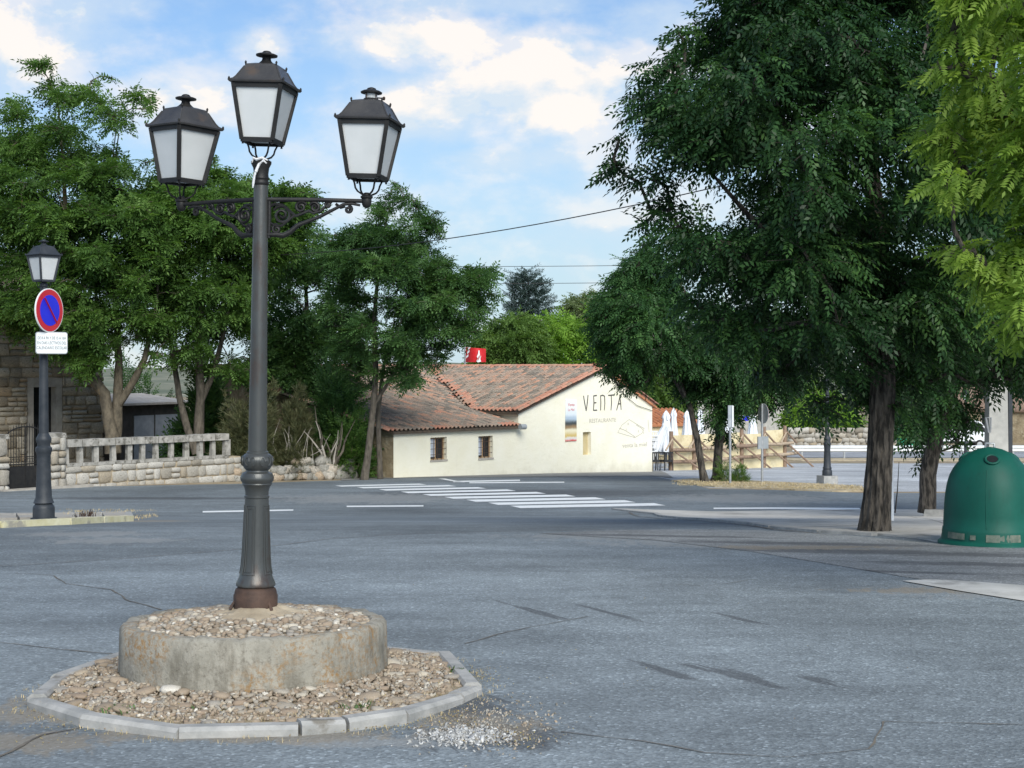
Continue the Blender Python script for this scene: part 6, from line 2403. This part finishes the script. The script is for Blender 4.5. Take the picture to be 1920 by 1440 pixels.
# trees on the left
tree('ash_tree', 'tall left tree with twisted lichen-covered trunk behind the balustrade', 'tree',
     [[(212, 850, 52.5, .30), (210, 815, 52.5, .24), (203, 780, 52.5, .21), (196, 740, 52.5, .2), (170, 705, 52.5, .17), (150, 640, 52.4, .13), (130, 500, 52.3, .1), (120, 300, 52.2, .06), (110, 180, 52.1, .02)],
      [(212, 850, 52.7, .27), (218, 800, 52.7, .2), (220, 740, 52.7, .17), (222, 680, 52.8, .13), (215, 560, 52.9, .09), (200, 400, 53, .05), (220, 250, 53, .02)],
      [(220, 760, 52.7, .15), (245, 720, 52.6, .13), (270, 670, 52.5, .1), (290, 580, 52.5, .06), (300, 480, 52.5, .02)]],
     [(-110, 280), (-30, 240), (15, 170), (40, 130), (62, 105), (100, 95), (120, 150), (165, 148), (195, 128), (225, 170), (262, 150), (292, 185), (270, 240), (232, 272), (250, 300), (330, 330), (350, 420), (338, 540), (325, 660), (280, 690), (245, 640), (215, 680), (160, 715), (120, 680), (60, 660), (0, 620), (-110, 600)],
     52.5, 3.2, 300, 15500, 'ash', .55, 'leaf_ash', 'bark_lichen', 51, droop=.05, rcl=.72, min_r=.016, keep=lambda u, v: .38 if v < 290 else (.7 if v > 600 and u > 150 else 1))
tree('ash_tree', 'bushy mid-green tree behind the triple lamp post, left of the hedge', 'tree',
     [[(372, 850, 54, .22), (372, 800, 54, .18), (375, 740, 54, .16), (372, 660, 54, .13), (380, 540, 54, .09), (390, 420, 54, .05), (400, 340, 54, .02)],
      [(368, 850, 53.8, .16), (350, 800, 53.8, .13), (335, 740, 53.7, .11), (325, 660, 53.7, .08), (310, 540, 53.6, .04)],
      [(374, 760, 54, .12), (400, 700, 54.2, .1), (420, 620, 54.3, .08), (440, 520, 54.4, .04)]],
     [(240, 310), (300, 285), (400, 295), (450, 325), (520, 340), (588, 338), (600, 385), (570, 445), (510, 520), (478, 600), (485, 700), (445, 745), (400, 700), (350, 725), (305, 700), (255, 640), (235, 480)],
     54, 2.8, 220, 11500, 'ash', .55, 'leaf_ash', 'bark_grey', 53, droop=.05, rcl=.72, min_r=.016, keep=lambda u, v: .42 if v > 470 and u < 450 else 1)
tree('ash_tree', 'dense dark tree behind the hedge, between lamp post and slender twin trunks', 'tree',
     [[(585, 880, 60, .2), (585, 800, 60, .17), (580, 700, 60, .14), (575, 560, 60, .08), (570, 450, 60, .03)]],
     [(470, 440), (540, 400), (600, 420), (650, 440), (690, 560), (700, 680), (660, 790), (590, 820), (510, 800), (465, 720), (455, 580)],
     60, 2.6, 110, 5500, 'ash', .60, 'leaf_ash_dark', 'bark', 55, droop=.05, rcl=.85, min_r=.018, keep=lambda u, v: .5 if v < 600 else 1)
tree('ash_tree', 'slender twin-trunked tree beside the stone corner of the restaurant', 'tree',
     [[(683, 902, 52.5, .16), (688, 870, 52.5, .13), (696, 810, 52.5, .115), (703, 750, 52.5, .11), (706, 700, 52.5, .1), (704, 600, 52.5, .08), (715, 480, 52.5, .05), (735, 380, 52.5, .02)],
      [(713, 897, 53.5, .11), (711, 840, 53.5, .09), (710, 770, 53.4, .085), (718, 690, 53.3, .06), (740, 600, 53.2, .03)],
      [(704, 755, 52.5, .075), (722, 728, 52.5, .06), (745, 690, 52.4, .045), (790, 610, 52.4, .03), (850, 540, 52.4, .015)]],
     [(600, 470), (640, 425), (700, 385), (742, 335), (765, 362), (805, 385), (835, 412), (828, 450), (850, 490), (900, 495), (937, 500), (932, 560), (908, 605), (880, 640), (850, 650), (830, 695), (785, 715), (768, 755), (740, 740), (715, 700), (680, 735), (640, 700), (605, 620), (590, 530)],
     52.5, 2.5, 190, 8800, 'ash', .47, 'leaf_ash_dark', 'bark_grey', 57, droop=.0, rcl=.55, min_r=.015, keep=lambda u, v: .25 if 510 < v < 690 and 620 < u < 760 else 1)
# behind the restaurant
tree('poplar_tree', 'olive green round tree behind the restaurant roof, beside the red sign', 'tree',
     [[(930, 800, 84, .2), (930, 700, 84, .15), (940, 640, 84, .05)]],
     [(870, 720), (885, 640), (905, 610), (940, 588), (985, 582), (1020, 600), (1030, 660), (1020, 740), (940, 770)], 84, 2.6, 60, 3000, 'elm', .9, 'leaf_olive', 'bark_grey', 61, rcl=1.0, droop=.1)
tree('poplar_tree', 'bright yellow-green tree behind the restaurant ridge', 'tree',
     [[(1070, 800, 86, .2), (1070, 700, 86, .15), (1060, 630, 86, .05)]],
     [(985, 700), (985, 620), (1010, 582), (1050, 572), (1100, 585), (1140, 615), (1165, 680), (1160, 760), (1080, 780), (1000, 760)], 86, 2.6, 60, 3300, 'elm', .9, 'leaf_bright', 'bark_grey', 63, rcl=1.0, droop=.05)
tree('poplar_tree', 'pale thin-leaved tree top behind the bright green tree', 'tree',
     [[(1095, 800, 100, .2), (1095, 700, 100, .15), (1095, 570, 100, .05)]],
     [(1045, 640), (1050, 570), (1080, 548), (1110, 545), (1140, 560), (1160, 640), (1100, 700)], 100, 2.2, 34, 1500, 'elm', .9, 'leaf_pale', 'bark_grey', 65, rcl=1.0, droop=0)
for k, (uc, vt, vb, ww, dd_, lm, lab) in enumerate(((1235, 640, 800, 60, 112, 'leaf_olive', 'dull green tree just beyond the right roof verge of the restaurant'), (1330, 640, 800, 80, 140, 'leaf_ash_dark', 'dark tree in front of the far granite house'), (1545, 735, 812, 75, 118, 'leaf_bright', 'bright low tree behind the pale field wall'),
                                                 (1600, 600, 800, 120, 150, 'leaf_ash_dark', 'tall far tree right behind the big trunk'), (1790, 590, 770, 150, 165, 'leaf_ash', 'broad far tree behind the stone building'), (1450, 610, 790, 90, 150, 'leaf_ash', 'far mid-green tree behind the sign poles'), (2000, 600, 770, 120, 150, 'leaf_ash', 'far tree beyond the right end of the stone building'))):
    tree('far_tree', lab, 'tree', [[(uc, vb + 50, dd_, .2), (uc, (vt + vb) / 2, dd_, .12), (uc + 5, vt + 30, dd_, .04)]],
         [(uc - ww * .7, vb), (uc - ww, (vt * .4 + vb * .6)), (uc - ww * .7, vt + 25), (uc - ww * .2, vt), (uc + ww * .4, vt + 8), (uc + ww * .9, vt + 45), (uc + ww, vb - 30), (uc + ww * .6, vb)], dd_, 3, 40, 1300, 'elm', 1.4, lm, 'bark', 71 + k, rcl=1.5, droop=.15, min_r=.03)

# blue spruce: whorls of drooping boughs
spu, spD = 990, 112
sb = P(spu, 690, spD)
sp_t = thing('spruce_tree', (sb.x, spD, gz(spD)), 'dark blue-grey spruce top above the restaurant ridge', 'tree')
ztop_ = EYE - (508 - HZ) / FPX * spD
MB().tube([(sb.x, spD, gz(spD)), (sb.x, spD, ztop_ - .5)], [.25, .05], 8).build('trunk', 'bark', sp_t)
rgn = np.random.RandomState(4)
pts, dirs = [], []
for lead, dz_, rad_ in ((0, 0, .8), (-.7, .3, .5), (.8, .6, .5)):
    for i in range(460):
        h = rgn.uniform(0, 1) ** .8
        zz = ztop_ - dz_ - h * 7.0
        rr_ = (.12 + 2.6 * h) * rad_ * rgn.uniform(.35, 1.05)
        a = rgn.uniform(0, 6.283)
        pts.append((sb.x + lead + rr_ * math.cos(a), spD + rr_ * math.sin(a), zz + .12 * math.sin(a * 7 + zz * 8)))
        dirs.append((math.cos(a), math.sin(a), .45 - .5 * h))
V, F, T = place_sprays('needle', np.array(pts), np.array(dirs), 1.0, 9, np.clip(rgn.normal(.45, .2, len(pts)), 0, 1))
me = mesh_np('crown', V - np.array(ORG[sp_t.name]), F, 'needle_blue', T)
o = bpy.data.objects.new('crown', me)
COL.objects.link(o)
o.parent = sp_t


# ------------------------------------------------------------------ hedge and bushes
def bush(name, label, u0, u1, vt, vb, D, kind, size, lm, n, seed, depth=1.0, stems='dry_broom', cat='bush'):
    rg = np.random.RandomState(seed)
    c = P((u0 + u1) / 2, vb, D)
    t = thing(name, (c.x, D, gz(D)), label, cat)
    ax, az = (u1 - u0) / 2 * D / FPX, (vb - vt) * D / FPX
    q = rg.normal(0, 1, (n, 3))
    q /= np.linalg.norm(q, axis=1, keepdims=True)
    q[:, 2] = np.abs(q[:, 2])
    q *= rg.uniform(.45, 1.0, (n, 1)) ** .6
    lump = 1 + .26 * np.sin(q[:, :1] * 6 + seed) + .16 * np.sin(q[:, 2:] * 9) + .12 * np.sin(q[:, :1] * 17)
    pos = q * lump * np.array([ax, depth, az]) + np.array([c.x, D, gz(D)])
    d = q + rg.normal(0, .4, (n, 3)) + np.array([0, 0, .35])
    V, F, T = place_sprays(kind, pos, d, size, seed, np.clip(rg.normal(.45, .18, n), 0, 1))
    me = mesh_np('foliage', V - np.array(ORG[t.name]), F, lm, T)
    o = bpy.data.objects.new('foliage', me)
    COL.objects.link(o)
    o.parent = t
    st = MB()
    for k in range(14):
        i = rg.randint(n)
        e = pos[i]
        b = np.array([c.x + rg.uniform(-.3, .3) * ax, D + rg.uniform(-.3, .3), gz(D)])
        st.tube([b, (b + e) / 2 + rg.normal(0, .1, 3), e], [.03, .02, .006], 5)
    st.build('stems', stems, t)
    return t


bush('broom_bush', 'drab olive broom bush behind the right end of the balustrade', 415, 530, 765, 905, 53.2, 'broom', .40, 'leaf_broom', 3600, 81, 1.3)
bush('broom_bush', 'dry tangled grey-brown broom bush right of the lamp post', 500, 610, 785, 905, 54.0, 'broom', .40, 'leaf_broom', 3400, 83, 1.3)
bush('laurel_bush', 'dark leafy bush left of the slender twin trunks', 585, 680, 740, 905, 56.0, 'elm', .6, 'leaf_ash_dark', 1500, 85)
bush('laurel_bush', 'green feathery bush at the foot of the slender twin trunks', 622, 690, 800, 903, 54.2, 'elm', .5, 'leaf_ash', 700, 87, .6)
bush('laurel_bush', 'dark shrub inside the balustrade at its right end', 330, 440, 700, 860, 57.0, 'pinnate', .6, 'leaf_ash_dark', 1300, 89)
bush('laurel_bush', 'tall dark thicket behind the hedge', 470, 660, 640, 890, 62.0, 'elm', .75, 'leaf_ash_dark', 2000, 91, 1.6)
bush('verge_shrub', 'small ivy shrub at the foot of the verge trees', 1348, 1366, 878, 912, 50.0, 'elm', .25, 'leaf_olive', 130, 93, .25)
bush('verge_shrub', 'tuft of pale weeds between the two sign poles', 1372, 1400, 893, 914, 49.4, 'broom', .35, 'leaf_olive', 120, 95, .3)
bush('laurel_bush', 'dark foliage between the stone house and the shed roof', 180, 350, 680, 830, 70.0, 'elm', .6, 'leaf_ash_dark', 1600, 97, 1.4)
# bare tangled trunk in the hedge
db = P(620, 0, 53.4)
dt = thing('dead_shrub', (db.x, 53.4, gz(53.4)), 'bare gnarled grey shrub stems above the tumbled boulders', 'shrub')
rg = random.Random(8)
for k in range(12):
    u, v = 618 + rg.uniform(-10, 10), 890
    pts, dx, dv_ = [], rg.uniform(-7, 7), -rg.uniform(14, 26)
    for j in range(6):
        pts.append(P(u, v, 53.4 + rg.uniform(-.15, .15)))
        u += dx + rg.uniform(-6, 6)
        v += dv_ + rg.uniform(-6, 8)
    MB().tube(pts, [.06, .05, .04, .03, .02, .01], 6).build('stem', 'bark_grey' if k % 3 else 'dead_wood', dt, smooth=60)
mb = None
for k in range(16):
    u, v = rg.uniform(510, 585), rg.uniform(850, 885)
    pts, dx, dv_ = [], rg.uniform(-10, 9), -rg.uniform(12, 20)
    for j in range(5):
        pts.append(P(u, v, 52.9 + rg.uniform(-.1, .1)))
        u += dx + rg.uniform(-5, 5)
        v += dv_ + rg.uniform(-5, 8)
    MB().tube(pts, [.014, .012, .01, .008, .004], 4).build('stem', 'dead_wood', dt)


# ------------------------------------------------------------------ weeds, straw, litter
def blades(name, spots, mat, h, n, seed, spread=.05, wd=.006, label=None, cat=None, group=None, kind=None):
    """tufts of bent grass blades; one object"""
    rg = random.Random(seed)
    mb = MB()
    for p in spots:
        for k in range(n):
            a = rg.uniform(0, 6.28)
            b = Vector((p[0] + rg.gauss(0, spread), p[1] + rg.gauss(0, spread), p[2] - .005))
            ln = h * rg.uniform(.5, 1.3)
            d = Vector((math.cos(a), math.sin(a), 0))
            s_ = Vector((-d.y, d.x, 0)) * wd * rg.uniform(.6, 1.3)
            t1, t2 = b + d * ln * .25 + Vector((0, 0, ln * .6)), b + d * ln * rg.uniform(.5, .9) + Vector((0, 0, ln * rg.uniform(.6, .95)))
            mb.add([b - s_, b + s_, t1 + s_ * .7, t1 - s_ * .7, t2], [(0, 1, 2, 3), (3, 2, 4)])
    o = mb.build(name, mat, org=spots[0] if kind is None else None)
    return tag(o, label, cat, group, kind)


wsp = [(395, 1332, 'green weed tuft at the front left of the cobbled ring'), (418, 1301, 'small green weed against the plinth wall, left of centre'), (580, 1293, 'small green weed against the plinth wall, right of centre'), (668, 1328, 'green weed tuft in the cobbles front right'), (860, 1263, 'green weeds along the right kerb of the cobbled ring'), (222, 1334, 'green weed by the left front kerb of the cobbled ring')]
for i, (u, v, lab) in enumerate(wsp):
    p = G(u, v, .06)
    blades('weed', [tuple(p + Vector((random.uniform(-.05, .05), random.uniform(-.04, .04), 0))) for _ in range(4)], 'weed_green', .04, 9, 200 + i, .025, .006, lab, 'weed', 'weeds in the cobbled ring')
rg = random.Random(77)
sps = []
for i in range(len(kw)):
    a, b = kw[i], kw[(i + 1) % len(kw)]
    for k in range(int((b - a).length / .035)):
        p = a.lerp(b, rg.random())
        d = Vector((LC.x - p.x, LC.y - p.y, 0)).normalized()
        if rg.random() < .6:
            q = p + d * rg.uniform(.10, .26)
            sps.append((q.x, q.y, gz(q.y) + .06))
        elif rg.random() < .55:
            q = p - d * rg.uniform(.0, .10)
            sps.append((q.x, q.y, gz(q.y) + .018))
blades('dry_grass', sps, 'straw', .026, 12, 301, .035, .0016, 'dry straw-coloured grass along the kerbs of the cobbled ring', 'grass', kind='stuff')
p = G(376, 1298, .06)
blades('straw_tuft', [tuple(p)], 'straw', .09, 40, 303, .03, .004, 'dry straw tuft against the left front of the plinth wall', 'grass tuft')
sps = []
for _ in range(420):
    u = rg.uniform(1275, 1620)
    v = 907 + (u - 1275) * .030 + rg.uniform(-4, 6)
    q = G(u, v)
    sps.append((q.x, q.y, q.z + .05))
blades('verge_grass', sps, 'straw', .06, 10, 305, .16, .008, 'dry yellow grass on the verge by the street lamp', 'grass', kind='stuff')
sps = []
for _ in range(90):
    q = G(rg.uniform(120, 300), rg.uniform(964, 978))
    sps.append((q.x, q.y, q.z + (.10 if q.x < G(236, 970).x else .02)))
blades('island_grass', sps, 'straw', .05, 8, 307, .08, .005, 'sparse dry grass on the narrow lamp island', 'grass', kind='stuff')
p = G(155, 968, .09)
blades('dry_weed', [tuple(p), tuple(p + Vector((.12, 0, 0)))], 'rusty_iron', .12, 30, 309, .05, .006, 'brown dry weed at the far edge of the lamp island', 'weed')


def leaves_on(name, spots, label, size, seed):
    rg = random.Random(seed)
    Vs, Fs, T = [], [], []
    for i, (x, y, z) in enumerate(spots):
        a, s_ = rg.uniform(0, 6.28), size * rg.uniform(.6, 1.3)
        d, n = Vector((math.cos(a), math.sin(a), rg.uniform(-.1, .3))), Vector((-math.sin(a), math.cos(a), rg.uniform(-.1, .3)))
        c = Vector((x, y, z + .006))
        o = len(Vs)
        Vs += [c - d * s_ * .5, c + n * s_ * .22 + Vector((0, 0, .004)), c + d * s_ * .5, c - n * s_ * .22 + Vector((0, 0, .004))]
        Fs.append((o, o + 1, o + 2, o + 3))
        T += [rg.random()] * 4
    me = mesh_np(name, np.array(Vs), np.array(Fs), 'fallen_leaf', np.array(T))
    o = bpy.data.objects.new(name, me)
    COL.objects.link(o)
    return tag(o, label, 'leaves', kind='stuff')


sps = []
for (u, v, ru, rv, n) in ((480, 1374, 330, 10, 700), (820, 1350, 110, 24, 260), (950, 1395, 90, 22, 130), (120, 1342, 80, 18, 240), (890, 1275, 50, 22, 160), (90, 1380, 60, 30, 40), (1000, 1250, 800, 130, 45), (500, 1090, 500, 60, 16)):
    for _ in range(n):
        q = G(u + rg.gauss(0, ru * .5), v + rg.gauss(0, rv * .5))
        if not inside(q.x, q.y, [(a.x, a.y) for a in kw]):
            sps.append((q.x, q.y, q.z + .018))
leaves_on('fallen_leaves', sps, 'small yellow fallen leaves scattered round the cobbled ring', .014, 401)
sps = []
for (x, y) in [(LC.x + rg.uniform(-1.4, 1.4), LC.y + rg.uniform(-1.4, .6)) for _ in range(420)]:
    if ring_ok(x, y):
        sps.append((x, y, gz(y) + .085))
leaves_on('cobble_leaves', sps, 'small yellow leaves lying among the cobbles of the ring', .018, 403)

# mortar crumbs and ash beside the kerb
items = []
for _ in range(900):
    q = G(872 + rg.gauss(0, 42), 1388 + rg.gauss(0, 8))
    s_ = rg.uniform(.004, .013) * (1 if rg.random() < .9 else 1.6)
    items.append(((q.x, q.y, q.z + .017 + s_ * .2), E3(rg.random(), rg.random(), rg.uniform(0, 6)), (s_ * 1.5, s_, s_ * .5)))
ro_ = rocks_joined('mortar_crumbs', 'ash', None, items, 501, .0, .5, False, 1)
tag(ro_, 'patch of whitish mortar crumbs on the asphalt right of the cobbled ring', 'rubble')
items = []
for _ in range(620):
    q = G(920 + rg.gauss(0, 60), 1365 + rg.gauss(0, 24))
    s_ = rg.uniform(.003, .011)
    items.append(((q.x, q.y, q.z + .016 + s_ * .2), E3(rg.random(), rg.random(), rg.uniform(0, 6)), (s_ * 1.5, s_, s_ * .6)))
ro_ = rocks_joined('grit', 'boulder', None, items, 503, .0, .5, False, 1)
tag(ro_, 'loose brown grit scattered on the asphalt at the right kerb', 'grit')
